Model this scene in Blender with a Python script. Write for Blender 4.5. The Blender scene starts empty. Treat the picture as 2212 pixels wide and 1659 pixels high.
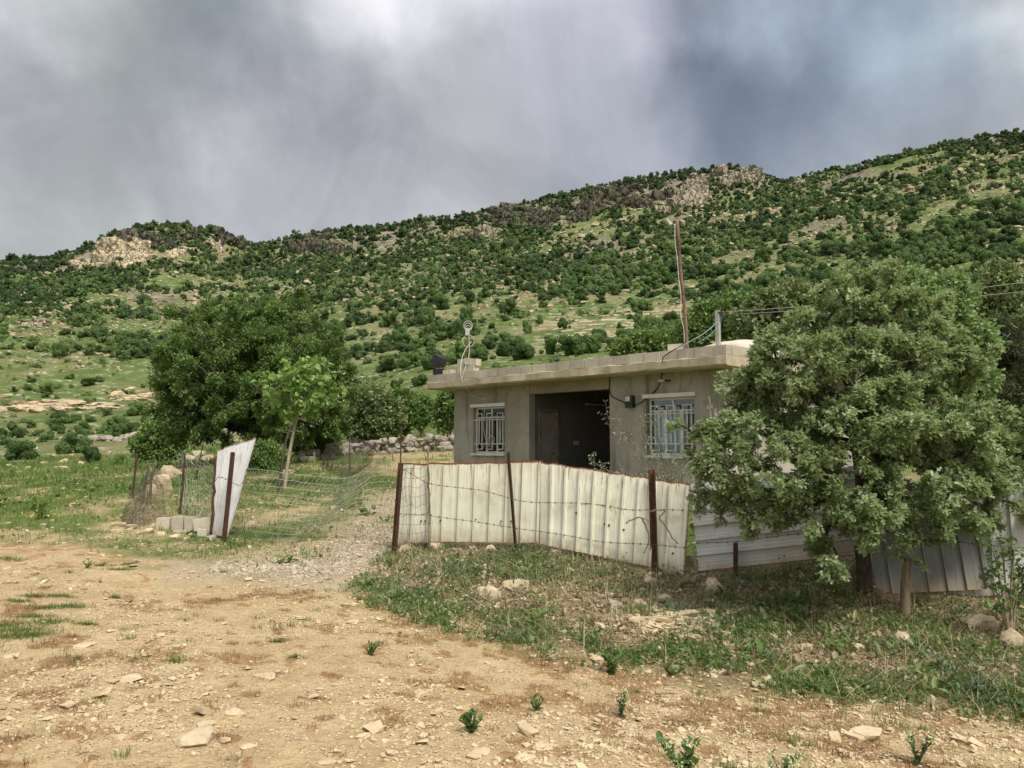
import bpy, math, random
import numpy as np
from mathutils import Vector, Matrix
rng = np.random.default_rng(11)
random.seed(5)
sc = bpy.context.scene
COL = sc.collection
rad = math.radians

# ------------------------------------------------------------------ camera
F = 1659.0; PITCH = rad(4.5); CZ = 1.6
cam = bpy.data.cameras.new('camera'); cam.lens = 27; cam.sensor_width = 36; cam.clip_end = 3000; cam.clip_start = 0.05
co = bpy.data.objects.new('camera', cam); COL.objects.link(co)
co.location = (0, 0, CZ); co.rotation_euler = (math.pi/2 + PITCH, 0, 0)
sc.camera = co

def ray(u, v):
    dx = (np.asarray(u, float) - 1106)/F; dz = (829.5 - np.asarray(v, float))/F
    y = math.cos(PITCH) - dz*math.sin(PITCH); z = math.sin(PITCH) + dz*math.cos(PITCH)
    return dx/y, z/y
def at(u, v, D):
    a, b = ray(u, v)
    return np.array([float(a)*D, D, CZ + float(b)*D])
def U2T(u, v=900):
    a, b = ray(u, v)
    return np.arctan(a)

# ------------------------------------------------------------------ noise
def _h(ix, iy, s):
    h = (ix.astype(np.int64)*374761393 + iy.astype(np.int64)*668265263 + s*974634777) & 0xffffffff
    h = ((h ^ (h >> 13))*1274126177) & 0xffffffff
    h = ((h ^ (h >> 16))*2246822519) & 0xffffffff
    return ((h ^ (h >> 15)) & 0xffffff)/float(0xffffff)
def vnoise(x, y, s=0):
    x = np.asarray(x, float); y = np.asarray(y, float)
    ix = np.floor(x); iy = np.floor(y); fx = x-ix; fy = y-iy
    fx = fx*fx*(3-2*fx); fy = fy*fy*(3-2*fy)
    a = _h(ix, iy, s); b = _h(ix+1, iy, s); c = _h(ix, iy+1, s); d = _h(ix+1, iy+1, s)
    return (a*(1-fx)+b*fx)*(1-fy)+(c*(1-fx)+d*fx)*fy
def fbm(x, y, s=0, o=4, g=.5):
    t = 0; a = 1; n = 0
    for i in range(o):
        t = t + a*vnoise(x*2**i+17.3*i, y*2**i-9.1*i, s+i); n += a; a *= g
    return t/n - .5
def sstep(a, b, x):
    t = np.clip((np.asarray(x, float)-a)/(b-a), 0, 1); return t*t*(3-2*t)

# ------------------------------------------------------------------ terrain
def hermite(xk, yk, x):
    """cubic through knots xk; yk (K,...) -> x"""
    xk = np.asarray(xk, float); x = np.clip(x, xk[0], xk[-1])
    m = np.gradient(yk, xk, axis=0)
    i = np.clip(np.searchsorted(xk, x)-1, 0, len(xk)-2)
    return i, xk, m
def herm_eval(xk, y0, y1, m0, m1, x0, x1, x):
    h = x1-x0; t = (x-x0)/h
    return (2*t**3-3*t**2+1)*y0+(t**3-2*t**2+t)*h*m0+(-2*t**3+3*t**2)*y1+(t**3-t**2)*h*m1

RR = np.array([22, 35, 60, 90, 130, 180, 250, 330, 400, 430.])
UU = np.array([-700, 0, 500, 1000, 1500, 2000, 2212, 2900.])
VT = np.array([
 [1062,1032,1000,968,915,830,740,690,640,600],
 [1055,1030,988,945,890,800,700,640,590,562],
 [1020,985,950,915,860,780,690,620,545,488],
 [1012,948,870,800,745,690,630,560,510,465],
 [1010,935,830,755,700,640,565,490,425,376],
 [1010,920,810,720,640,565,475,410,352,316],
 [1010,915,800,705,620,540,450,380,320,288],
 [1010,900,780,680,590,500,410,340,280,250]], float)
_a, _b = ray(UU[:, None], VT)
TT = U2T(UU); TE = _b/np.sqrt(1+_a**2)
SIL = np.array([[-700,606],[-300,590],[0,563],[60,557],[130,550],[200,529],[240,507],[290,492],[340,484],[400,487],[450,489],[490,499],[510,514],[530,531],[560,526],[640,509],[700,500],[760,492],[820,487],[880,482],[930,474],[980,469],[1030,460],[1090,449],[1150,434],[1220,419],[1290,402],[1370,381],[1450,376],[1500,371],[1560,366],[1620,368],[1660,382],[1690,386],[1730,381],[1800,367],[1860,358],[1900,346],[1960,327],[2040,309],[2120,302],[2180,297],[2212,290],[2500,270],[2900,250]], float)
_a, _b = ray(SIL[:, 0], SIL[:, 1]); ST = np.arctan(_a); SE = _b/np.sqrt(1+_a**2)
LR = np.log(RR)
def far_z(th, r):
    th = np.clip(th, TT[0], TT[-1])
    m = np.gradient(TE, TT, axis=0)
    i = np.clip(np.searchsorted(TT, th)-1, 0, len(TT)-2)
    rows = herm_eval(None, TE[i], TE[i+1], m[i], m[i+1], TT[i][:, None], TT[i+1][:, None], th[:, None])   # (n,10)
    rid = np.interp(th, ST, SE)
    d = rid-rows[:, -1]
    rows = rows.copy(); rows[:, -1] = rid; rows[:, -2] += .75*d; rows[:, -3] += .25*d
    lr = np.clip(np.log(np.maximum(r, 1)), LR[0], LR[-1])
    mm = np.gradient(rows, LR, axis=1)
    j = np.clip(np.searchsorted(LR, lr)-1, 0, len(LR)-2); k = np.arange(len(th))
    te = herm_eval(None, rows[k, j], rows[k, j+1], mm[k, j], mm[k, j+1], LR[j], LR[j+1], lr)
    z = CZ + te*np.minimum(r, 430)
    return z - np.maximum(r-430, 0)*.35

NP_ = []   # near control points x,y,z
def cp(u, v, D): p = at(u, v, D); NP_.append(p)
for a in [(0,1659,3.9),(550,1659,4.0),(1106,1659,4.2),(1650,1659,4.45),(2212,1659,4.7),(0,1400,6),(600,1400,6.4),(1000,1360,7.7),(800,1290,8.8),
          (1300,1430,7.0),(1700,1480,6.5),(2212,1560,5.9),(0,1165,11.5),(490,1166,12.3),(250,1185,11.0),(700,1200,11),(858,1197,11.2),(1114,1186,10.9),
          (1413,1232,9.8),(1500,1243,9.5),(1589,1236,9.3),(1700,1222,9.3),(1870,1225,8.75),(1900,1290,8.55),(2135,1296,8.2),(2300,1310,8.0),
          (1000,1250,9.6),(1250,1320,8.4),(1600,1370,7.7),(2000,1420,7.0),
          (750,1130,14),(850,1070,17),(614,1056,18),(400,1105,14.5),(285,1073,15.3),(760,1020,22),(700,990,27),(880,972,28),(200,1060,19),(100,1120,14),(0,1050,23),
          (0,1010,38),(250,1000,32),(480,1000,25),(620,985,30)]:
    cp(*a)
NP_ += [np.array(p) for p in [(-1.6,21,.5),(4.2,15,.4),(6,22,.8),(9,16,.5),(2,24,.8),(7,12,.3),(-15,0,.1),(15,0,-.7),(0,-12,.05),(-26,9,.2),(25,9,-.2),(20,20,.6),(-30,25,.3),(0,0,0),(-6,-5,.1),(8,-6,-.3),(10,5,-.5)]]
NP_ = np.array(NP_)
def _tps(X, Y, Z):
    n = len(X); P = np.c_[X, Y]
    d2 = ((P[:, None]-P[None])**2).sum(-1)
    K = np.where(d2 > 0, d2*np.log(d2+1e-12)*.5, 0) + np.eye(n)*.6
    A = np.zeros((n+3, n+3)); A[:n, :n] = K; A[:n, n] = 1; A[:n, n+1:] = P; A[n, :n] = 1; A[n+1:, :n] = P.T
    return P, np.linalg.solve(A, np.r_[Z, 0, 0, 0])
TP, TW = _tps(NP_[:, 0], NP_[:, 1], NP_[:, 2])
def near_z(x, y):
    out = np.zeros(len(x)); n = len(TP)
    for s in range(0, len(x), 40000):
        xs = x[s:s+40000]; ys = y[s:s+40000]
        d2 = (xs[:, None]-TP[:, 0])**2+(ys[:, None]-TP[:, 1])**2
        out[s:s+40000] = (d2*np.log(d2+1e-12)*.5) @ TW[:n] + TW[n]+TW[n+1]*xs+TW[n+2]*ys
    return out
def base_z(x, y):
    x = np.atleast_1d(np.asarray(x, float)); y = np.atleast_1d(np.asarray(y, float))
    r = np.hypot(x, y); th = np.arctan2(x, y)
    w = sstep(22, 36, r)
    fl = 1-sstep(.95, 1.5, np.abs(th))
    z = np.zeros(len(x))
    m = w < 1
    if m.any(): z[m] += (1-w[m])*near_z(x[m], y[m])
    m = w > 0
    if m.any():
        fz = far_z(th[m], r[m])
        z[m] += w[m]*np.where(fl[m] < 1, fz*fl[m], fz)
    return z
def cliffness(x, y):
    r = np.hypot(x, y); th = np.arctan2(x, y)
    return sstep(392, 410, r)*(1-sstep(428, 440, r))
def height(x, y):
    x = np.atleast_1d(np.asarray(x, float)); y = np.atleast_1d(np.asarray(y, float))
    r = np.hypot(x, y)
    z = base_z(x, y)
    z += fbm(x*.9, y*.9, 3)*.09*sstep(1, 6, r) + fbm(x*3.1, y*3.1, 5)*.035 + fbm(x*11, y*11, 8, 3)*.013
    z += fbm(x*.06, y*.06, 21)*3.0*sstep(40, 160, r) + fbm(x*.25, y*.25, 23)*1.3*sstep(60, 200, r)
    z += fbm(x*.09, y*.09, 31)*4.0*sstep(380, 415, r)
    # terraces on the spur behind the house
    t = sstep(95, 105, r)*(1-sstep(165, 180, r))*sstep(U2T(1100), U2T(1180), np.arctan2(x, y))*(1-sstep(U2T(1480), U2T(1560), np.arctan2(x, y)))
    st = 1.1; q = z/st; fr = q-np.floor(q)
    z = z + t*st*.75*(sstep(.35, .65, fr)-fr)
    return z
def hit(u, v, d0=3., d1=600.):
    """where the sight line through (u,v) meets the base ground"""
    a, b = ray(u, v); D = np.geomspace(d0, d1, 700)
    f = CZ+b*D-base_z(a*D, D)
    k = np.where(f < 0)[0]
    D = D[k[0]] if len(k) else d1
    if len(k) and k[0] > 0:
        lo, hi = np.geomspace(d0, d1, 700)[k[0]-1], D
        for _ in range(18):
            mid = (lo+hi)/2
            if CZ+b*mid-base_z([a*mid], [mid])[0] < 0: hi = mid
            else: lo = mid
        D = hi
    x, y = a*D, D
    return np.array([x, y, height([x], [y])[0]])
def inpoly(P, x, y):
    P = np.asarray(P); c = np.zeros(len(x), bool); j = len(P)-1
    for i in range(len(P)):
        if P[i, 1] != P[j, 1]:
            m = ((P[i, 1] > y) != (P[j, 1] > y)) & (x < (P[j, 0]-P[i, 0])*(y-P[i, 1])/(P[j, 1]-P[i, 1])+P[i, 0])
            c ^= m
        j = i
    return c
def soft(P, x, y, w=.35, grow=0.):
    """signed polygon distance mapped to 0..1 with a ragged edge"""
    P = np.asarray(P); d = np.full(len(x), 1e9)
    for i in range(len(P)):
        a = P[i]; b = P[(i+1) % len(P)]; ab = b-a
        t = np.clip(((x-a[0])*ab[0]+(y-a[1])*ab[1])/max((ab**2).sum(), 1e-9), 0, 1)
        d = np.minimum(d, np.hypot(x-a[0]-t*ab[0], y-a[1]-t*ab[1]))
    s = np.where(inpoly(P, x, y), d, -d) + fbm(x*1.3, y*1.3, 77)*2.6*w + fbm(x*5, y*5, 78)*1.6*w
    return sstep(-w, w, s+grow)
def gpoly(pts): return np.array([hit(u, v)[:2] for u, v in pts])
Z_ROAD = np.vstack([gpoly([(-250,1175),(0,1168),(190,1182),(345,1222),(440,1238),(560,1245),(760,1262),(830,1300),(1000,1362),(1300,1432),(1700,1482),(2212,1548),(2420,1580)]),
                    np.array([(9,4.5),(9,-9),(-25,-9),(-30,8)])])
Z_GRAV = gpoly([(440,1240),(470,1212),(620,1182),(700,1160),(800,1095),(856,1070),(862,1100),(845,1195),(835,1225),(770,1262),(600,1255)])
Z_BANK = gpoly([(760,1262),(845,1200),(1114,1184),(1413,1230),(1589,1233),(1870,1222),(1900,1288),(2300,1308),(2500,1330),(2420,1580),(2212,1548),(1700,1482),(1300,1432),(1000,1362),(830,1300)])
Z_BANKX = gpoly([(740,1275),(835,1197),(1114,1182),(1413,1228),(1589,1231),(1870,1220),(1900,1286),(2300,1306),(2500,1330),(2480,1640),(2212,1600),(1700,1530),(1300,1478),(1000,1402),(810,1330)])
Z_PATH1 = gpoly([(-60,1040),(0,1044),(90,1058),(180,1082),(180,1090),(80,1068),(0,1052),(-60,1050)])
Z_PATH2 = gpoly([(225,1092),(240,1110),(290,1120),(290,1150),(190,1155),(215,1125)])
Z_BARE1 = gpoly([(200,1165),(250,1125),(280,1085),(330,1100),(350,1150),(300,1160)])
Z_BARE2 = gpoly([(540,1110),(560,1072),(700,1078),(790,1085),(700,1105),(600,1120)])
Z_BARE3 = gpoly([(800,1010),(830,978),(1000,965),(1000,1010),(860,1030)])
Z_BARE4 = gpoly([(-100,1150),(60,1147),(120,1160),(60,1172),(-100,1175)])
def masks(x, y):
    r = np.hypot(x, y); m = {}
    near = r < 45
    def z(P, w=.35, g=0.):
        o = np.zeros(len(x)); o[near] = soft(P, x[near], y[near], w, g); return o
    road = z(Z_ROAD, .45); grav = z(Z_GRAV, .35, .35); bank = z(Z_BANK, .25, .55)
    bare = np.maximum.reduce([z(Z_PATH1, .3), z(Z_PATH2, .25), z(Z_BARE1, .6), z(Z_BARE2, 1.), z(Z_BARE3, .7)*.8, z(Z_BARE4, .35)])*sstep(-.22, .08, fbm(x*1.7, y*1.7, 79, 4))
    m['road'] = road; m['grav'] = grav; m['bank'] = bank*(1-road*.8); m['bare'] = bare
    m['grass'] = (1-road)*(1-grav*.8)*(1-bare*.9)
    return m
SKY_EXPO = 1.56; ZEN = 2.1; BACK = 1.6
BLOBS = [  # column, row, radius in px, colour, strength: bright and dark parts of the cloud deck
 (1640,170,330,(98,112,136),.9),(1420,190,150,(112,126,140),.6),(1850,60,200,(112,128,150),.7),(450,80,220,(128,138,142),.7),(80,60,200,(205,205,205),.5),
 (530,280,200,(186,182,186),.75),(60,230,170,(140,134,140),.6),(250,150,180,(158,164,156),.5),(780,40,180,(206,206,208),.8),(1000,30,220,(220,216,222),.8),(780,190,200,(140,138,148),.6),
 (1120,150,160,(168,168,176),.5),(2190,40,100,(240,242,246),.95),(2050,180,200,(160,172,186),.6),(1290,60,140,(176,174,190),.5),(1700,30,120,(176,190,204),.45),(1900,250,200,(150,158,172),.5),(650,240,110,(140,138,142),.5)]

BLOBS = [  # column, row, radius in px, colour, strength: bright and dark parts of the cloud deck
 (1620,180,380,(110,121,138),.85),(1380,210,180,(118,128,138),.6),(1880,90,220,(118,131,150),.7),
 (60,20,280,(226,227,225),.8),(330,0,200,(216,220,216),.65),(560,110,220,(120,131,134),.75),(330,140,190,(146,158,146),.6),(760,120,150,(146,150,154),.5),
 (540,290,210,(204,198,202),.85),(40,250,190,(142,134,142),.65),(230,330,170,(186,180,184),.5),(740,270,170,(140,136,146),.55),
 (860,0,230,(236,234,236),.85),(1130,10,230,(236,233,240),.9),(1010,190,150,(160,160,164),.5),(1180,230,150,(164,162,174),.5),
 (2200,20,150,(255,255,255),1.),(2040,140,190,(188,203,212),.75),(1330,60,190,(200,198,210),.85),(1240,200,120,(176,174,186),.5),(1700,20,130,(186,198,212),.55),(1960,270,200,(160,168,180),.6),(1350,330,220,(172,172,180),.6),(900,400,240,(186,182,186),.6),(160,470,260,(194,199,188),.6),(620,430,260,(190,190,190),.5),(1500,80,90,(170,180,190),.5)]
# ------------------------------------------------------------------ mesh helpers
WL = {}
def tag(o, label=None, cat=None, group=None, kind=None):
    if label: o['label'] = label
    if cat: o['category'] = cat
    if group: o['group'] = group
    if kind: o['kind'] = kind
    return o
def empty(name, loc, label, cat, group=None):
    o = bpy.data.objects.new(name, None); COL.objects.link(o); o.location = [float(c) for c in loc]
    o.empty_display_size = .1; WL[o.name] = np.array(loc, float)
    return tag(o, label, cat, group)
class MB:
    """numpy mesh collector"""
    def __init__(s): s.V = []; s.F = []; s.A = []; s.M = []; s.n = 0
    def add(s, V, F, mat=0, rnd=None):
        V = np.asarray(V, float).reshape(-1, 3)
        if not isinstance(F, list): F = [F]
        for f in F:
            f = np.asarray(f, np.int64)
            if f.size: s.F.append(f+s.n); s.M.append(np.full(len(f), mat, np.int32))
        s.V.append(V); s.A.append(np.full(len(V), rng.random()) if rnd is None else np.broadcast_to(np.asarray(rnd, float), (len(V),)).copy())
        s.n += len(V); return s
    def box(s, c, d, R=None, mat=0, rnd=None):
        d = np.asarray(d, float)/2
        V = np.array([[x, y, z] for x in (-1, 1) for y in (-1, 1) for z in (-1, 1)])*d
        if R is not None: V = V @ np.asarray(R).T
        return s.add(V+np.asarray(c), BOXF, mat, rnd)
    def tube(s, P, r, k=6, mat=0, cap=True, rnd=None):
        V, F = tube(P, r, k, cap); return s.add(V, F, mat, rnd)
    def build(s, name, mats, parent=None, smooth=False, loc=None):
        V = np.concatenate(s.V) if s.V else np.zeros((0, 3))
        return mesh_obj(name, V, s.F, mats, np.concatenate(s.M) if s.M else None, {'rnd': np.concatenate(s.A)} if s.A else None, parent, smooth, loc)
BOXF = np.array([[0,1,3,2],[4,6,7,5],[0,4,5,1],[2,3,7,6],[0,2,6,4],[1,5,7,3]])
def mesh_data(name, V, Fs, mats, mi=None, attrs=None, smooth=False):
    me = bpy.data.meshes.new(name); V = np.ascontiguousarray(V, np.float32)
    if not isinstance(Fs, list): Fs = [Fs]
    Fs = [np.asarray(f) for f in Fs if len(f)]
    loops = np.concatenate([f.ravel() for f in Fs]) if Fs else np.zeros(0, int)
    tot = np.concatenate([np.full(len(f), f.shape[1]) for f in Fs]) if Fs else np.zeros(0, int)
    me.vertices.add(len(V)); me.vertices.foreach_set('co', V.ravel())
    me.loops.add(len(loops)); me.loops.foreach_set('vertex_index', loops.astype(np.int32))
    me.polygons.add(len(tot)); me.polygons.foreach_set('loop_start', np.r_[0, np.cumsum(tot)[:-1]].astype(np.int32) if len(tot) else [])
    for m in (mats if isinstance(mats, (list, tuple)) else [mats]): me.materials.append(m)
    if mi is not None and len(mi): me.polygons.foreach_set('material_index', mi.astype(np.int32))
    me.polygons.foreach_set('use_smooth', np.full(len(tot), smooth, bool))
    for k, a in (attrs or {}).items():
        at_ = me.attributes.new(k, 'FLOAT', 'POINT'); at_.data.foreach_set('value', np.asarray(a, np.float32))
    me.update(calc_edges=True); me.validate()
    return me
def mesh_obj(name, V, Fs, mats, mi=None, attrs=None, parent=None, smooth=False, loc=None):
    V = np.asarray(V, float)
    if loc is None:
        if parent is not None: loc = WL[parent.name]
        else: loc = np.array([V[:, 0].mean(), V[:, 1].mean(), V[:, 2].min()])
    me = mesh_data(name, V-loc, Fs, mats, mi, attrs, smooth)
    o = bpy.data.objects.new(name, me); COL.objects.link(o); WL[o.name] = np.asarray(loc, float)
    if parent is not None:
        o.parent = parent; o.location = [float(c) for c in (np.asarray(loc)-WL[parent.name])]
    else: o.location = [float(c) for c in loc]
    return o
def unit(v):
    v = np.asarray(v, float); return v/np.maximum(np.linalg.norm(v, axis=-1, keepdims=True), 1e-9)
def smoothline(P, n=6):
    P = np.asarray(P, float)
    if len(P) < 3: return P
    Q = np.vstack([2*P[0]-P[1], P, 2*P[-1]-P[-2]]); out = []
    for i in range(1, len(Q)-2):
        for t in np.linspace(0, 1, n, endpoint=False):
            a, b, c, d = Q[i-1:i+3]
            out.append(.5*((2*b)+(-a+c)*t+(2*a-5*b+4*c-d)*t*t+(-a+3*b-3*c+d)*t**3))
    return np.array(out+[P[-1]])
def tube(P, r, k=6, cap=True):
    P = np.asarray(P, float); n = len(P); r = np.broadcast_to(np.asarray(r, float), (n,))
    T = unit(np.gradient(P, axis=0))
    up = np.array([0, 0, 1.]) if abs(T[0][2]) < .9 else np.array([1., 0, 0])
    A = np.zeros((n, 3)); a = unit(np.cross(T[0], up)); A[0] = a
    for i in range(1, n):
        a = unit(a-T[i]*(a@T[i])); A[i] = a
    B = np.cross(T, A); an = np.arange(k)*2*math.pi/k
    V = (P[:, None]+r[:, None, None]*(np.cos(an)[None, :, None]*A[:, None]+np.sin(an)[None, :, None]*B[:, None])).reshape(-1, 3)
    i = np.arange(n-1)[:, None]*k; j = np.arange(k)[None]; j2 = (j+1) % k
    F = [np.stack([i+j, i+j2, i+k+j2, i+k+j], -1).reshape(-1, 4)]
    if cap: F += [np.arange(k)[None, ::-1], (np.arange(k)+(n-1)*k)[None]]
    return V, F
def segs(Pa, Pb, ra, rb, k=5):
    """many separate frustums at once"""
    T = unit(Pb-Pa); up = np.where(np.abs(T[:, 2:3]) < .9, np.array([[0, 0, 1.]]), np.array([[1., 0, 0]]))
    A = unit(np.cross(T, up)); B = np.cross(T, A); an = np.arange(k)*2*math.pi/k
    ring = np.cos(an)[None, :, None]*A[:, None]+np.sin(an)[None, :, None]*B[:, None]
    V = np.stack([Pa[:, None]+ring*ra[:, None, None], Pb[:, None]+ring*rb[:, None, None]], 1).reshape(-1, 3)
    n = len(Pa); b = (np.arange(n)*2*k)[:, None]; j = np.arange(k)[None]; j2 = (j+1) % k
    return V, np.stack([b+j, b+j2, b+k+j2, b+k+j], -1).reshape(-1, 4)
def xf(tV, tF, R, S, T):
    """copies of a template: R (n,3,3) S (n,)|(n,3) T (n,3)"""
    tV = np.asarray(tV, float); n = len(T); m = len(tV); S = np.asarray(S, float)
    S = S[:, None, None] if S.ndim == 1 else S[:, None, :]
    V = np.einsum('nij,nmj->nmi', R, tV[None]*S)+T[:, None]
    F = (np.asarray(tF)[None]+(np.arange(n)*m)[:, None, None]).reshape(-1, np.asarray(tF).shape[1])
    return V.reshape(-1, 3), F
def frames(d, nrm):
    """local y along d, z near nrm"""
    y = unit(d); x = unit(np.cross(y, nrm)); z = np.cross(x, y)
    return np.stack([x, y, z], -1)
def rotz(a):
    c, s = np.cos(a), np.sin(a); R = np.zeros((len(a), 3, 3)); R[:, 0, 0] = c; R[:, 0, 1] = -s; R[:, 1, 0] = s; R[:, 1, 1] = c; R[:, 2, 2] = 1
    return R
def rdir(n):
    return unit(rng.normal(size=(n, 3)))
def ico(sub):
    import bmesh
    bm = bmesh.new(); bmesh.ops.create_icosphere(bm, subdivisions=sub, radius=1)
    V = np.array([v.co[:] for v in bm.verts]); Fa = np.array([[v.index for v in f.verts] for f in bm.faces]); bm.free()
    return V, Fa
ICO = {k: ico(k) for k in (1, 2, 3, 4)}
def rock_template(sub=2, planes=11, rough=.05, seed=None):
    g = np.random.default_rng(seed if seed is not None else rng.integers(1e9))
    d, f = ICO[sub]; n = unit(g.normal(size=(planes, 3))); n = np.vstack([n, [[0,0,1],[0,0,-1]]]); h = g.uniform(.55, 1, len(n))
    q = d @ n.T; q = np.where(q > .05, h/np.maximum(q, .05), 9)
    rr = np.minimum(q.min(1), 1.25)
    rr *= 1+rough*2*(fbm(d[:, 0]*3+d[:, 2]*2.3, d[:, 1]*3-d[:, 2]*1.7, int(g.integers(999)), 3))
    return d*rr[:, None], f
ROCKS2 = [rock_template(2, 10, .10, i) for i in range(8)]
ROCKS3 = [rock_template(3, 12, .10, 50+i) for i in range(6)]
ROCKS1 = [rock_template(1, 8, .1, 90+i) for i in range(6)]
CHIP = []
for i in range(8):
    g = np.random.default_rng(200+i)
    v = np.array([[x, y, z] for x in (-1, 1) for y in (-1, 1) for z in (-1, 1)], float)
    v *= g.uniform(.5, 1.05, (8, 3)); v[:, 2] *= .55
    CHIP.append((v, BOXF))

# ------------------------------------------------------------------ materials
def nm(name):
    m = bpy.data.materials.new(name); m.use_nodes = True; nt = m.node_tree; nt.nodes.clear()
    out = nt.nodes.new('ShaderNodeOutputMaterial'); return m, nt, out
class NT:
    def __init__(s, nt): s.nt = nt
    def n(s, t, **k):
        o = s.nt.nodes.new(t)
        for a, b in k.items(): setattr(o, a, b)
        return o
    def l(s, a, b): s.nt.links.new(a, b)
    def val(s, sock, v):
        if hasattr(v, 'is_linked') or isinstance(v, bpy.types.NodeSocket): s.l(v, sock)
        else: sock.default_value = v
    def noise(s, vec, scale, detail=4, rough=.55, dist=0, dim='3D'):
        o = s.n('ShaderNodeTexNoise'); o.noise_dimensions = dim
        if vec is not None: s.l(vec, o.inputs['Vector'])
        o.inputs['Scale'].default_value = scale; o.inputs['Detail'].default_value = detail; o.inputs['Roughness'].default_value = rough; o.inputs['Distortion'].default_value = dist
        return o.outputs['Fac']
    def voro(s, vec, scale, feat='F1', out='Distance', rnd=1):
        o = s.n('ShaderNodeTexVoronoi'); o.feature = feat; s.l(vec, o.inputs['Vector']); o.inputs['Scale'].default_value = scale; o.inputs['Randomness'].default_value = rnd
        return o.outputs[out]
    def ramp(s, f, lo, hi, a=0., b=1.):
        o = s.n('ShaderNodeMapRange'); o.interpolation_type = 'SMOOTHSTEP'; s.val(o.inputs['Value'], f)
        for i, v in zip(('From Min', 'From Max', 'To Min', 'To Max'), (lo, hi, a, b)): o.inputs[i].default_value = v
        return o.outputs['Result']
    def mix(s, f, a, b):
        o = s.n('ShaderNodeMix'); o.data_type = 'RGBA'; s.val(o.inputs[0], f)
        for k, v in ((6, a), (7, b)):
            if isinstance(v, (tuple, list)): o.inputs[k].default_value = (*v[:3], 1)
            else: s.l(v, o.inputs[k])
        return o.outputs[2]
    def math(s, op, a, b=0., c=None):
        o = s.n('ShaderNodeMath', operation=op); s.val(o.inputs[0], a); s.val(o.inputs[1], b)
        if c is not None: s.val(o.inputs[2], c)
        return o.outputs[0]
    def attr(s, name):
        o = s.n('ShaderNodeAttribute'); o.attribute_name = name; return o.outputs['Fac']
    def obj(s): return s.n('ShaderNodeTexCoord').outputs['Object']
    def pos(s): return s.n('ShaderNodeNewGeometry').outputs['Position']
    def scl(s, vec, x, y, z):
        o = s.n('ShaderNodeMapping'); s.l(vec, o.inputs['Vector']); o.inputs['Scale'].default_value = (x, y, z); return o.outputs[0]
    def bump(s, h, st=.4, d=.02):
        o = s.n('ShaderNodeBump'); s.l(h, o.inputs['Height']); o.inputs['Strength'].default_value = st; o.inputs['Distance'].default_value = d; return o.outputs[0]
    def bsdf(s, out, col, rough=.8, metal=0, spec=.3, nrm=None):
        p = s.n('ShaderNodeBsdfPrincipled')
        if isinstance(col, (tuple, list)): p.inputs['Base Color'].default_value = (*col[:3], 1)
        else: s.l(col, p.inputs['Base Color'])
        s.val(p.inputs['Roughness'], rough); s.val(p.inputs['Metallic'], metal); p.inputs['Specular IOR Level'].default_value = spec
        if nrm is not None: s.l(nrm, p.inputs['Normal'])
        if out is not None: s.l(p.outputs[0], out.inputs[0])
        return p.outputs[0]
def simple(name, c1, c2, scale=6, rough=.8, metal=0, spec=.3, bump=.2, c3=None, stretch=(1, 1, 1)):
    m, nt, out = nm(name); k = NT(nt); v = k.scl(k.pos(), *stretch)
    n1 = k.noise(v, scale, 6, .6); col = k.mix(k.ramp(n1, .35, .65), c1, c2)
    if c3: col = k.mix(k.ramp(k.noise(v, scale*.31, 5, .65), .5, .68), col, c3)
    n2 = k.noise(v, scale*6, 4)
    k.bsdf(out, col, rough, metal, spec, k.bump(n2, bump, .01)); return m
def leafmat(name, a, b, c=None, trans=.35, rough=.45, spec=.35, objrnd=0.):
    m, nt, out = nm(name); k = NT(nt); r = k.attr('rnd')
    if objrnd:
        oi = k.n('ShaderNodeObjectInfo').outputs['Random']
        r = k.math('ADD', k.math('MULTIPLY', r, 1-objrnd), k.math('MULTIPLY', oi, objrnd))
    col = k.mix(k.ramp(r, .05, .75), a, b)
    if c: col = k.mix(k.ramp(r, .8, 1.0), col, c)
    p = k.bsdf(None, col, rough, 0, spec)
    t = k.n('ShaderNodeBsdfTranslucent'); k.l(k.mix(.4, col, (.30, .38, .09)), t.inputs[0])
    mx = k.n('ShaderNodeMixShader'); mx.inputs[0].default_value = trans; k.l(p, mx.inputs[1]); k.l(t.outputs[0], mx.inputs[2]); k.l(mx.outputs[0], out.inputs[0])
    return m
M = {}
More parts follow.
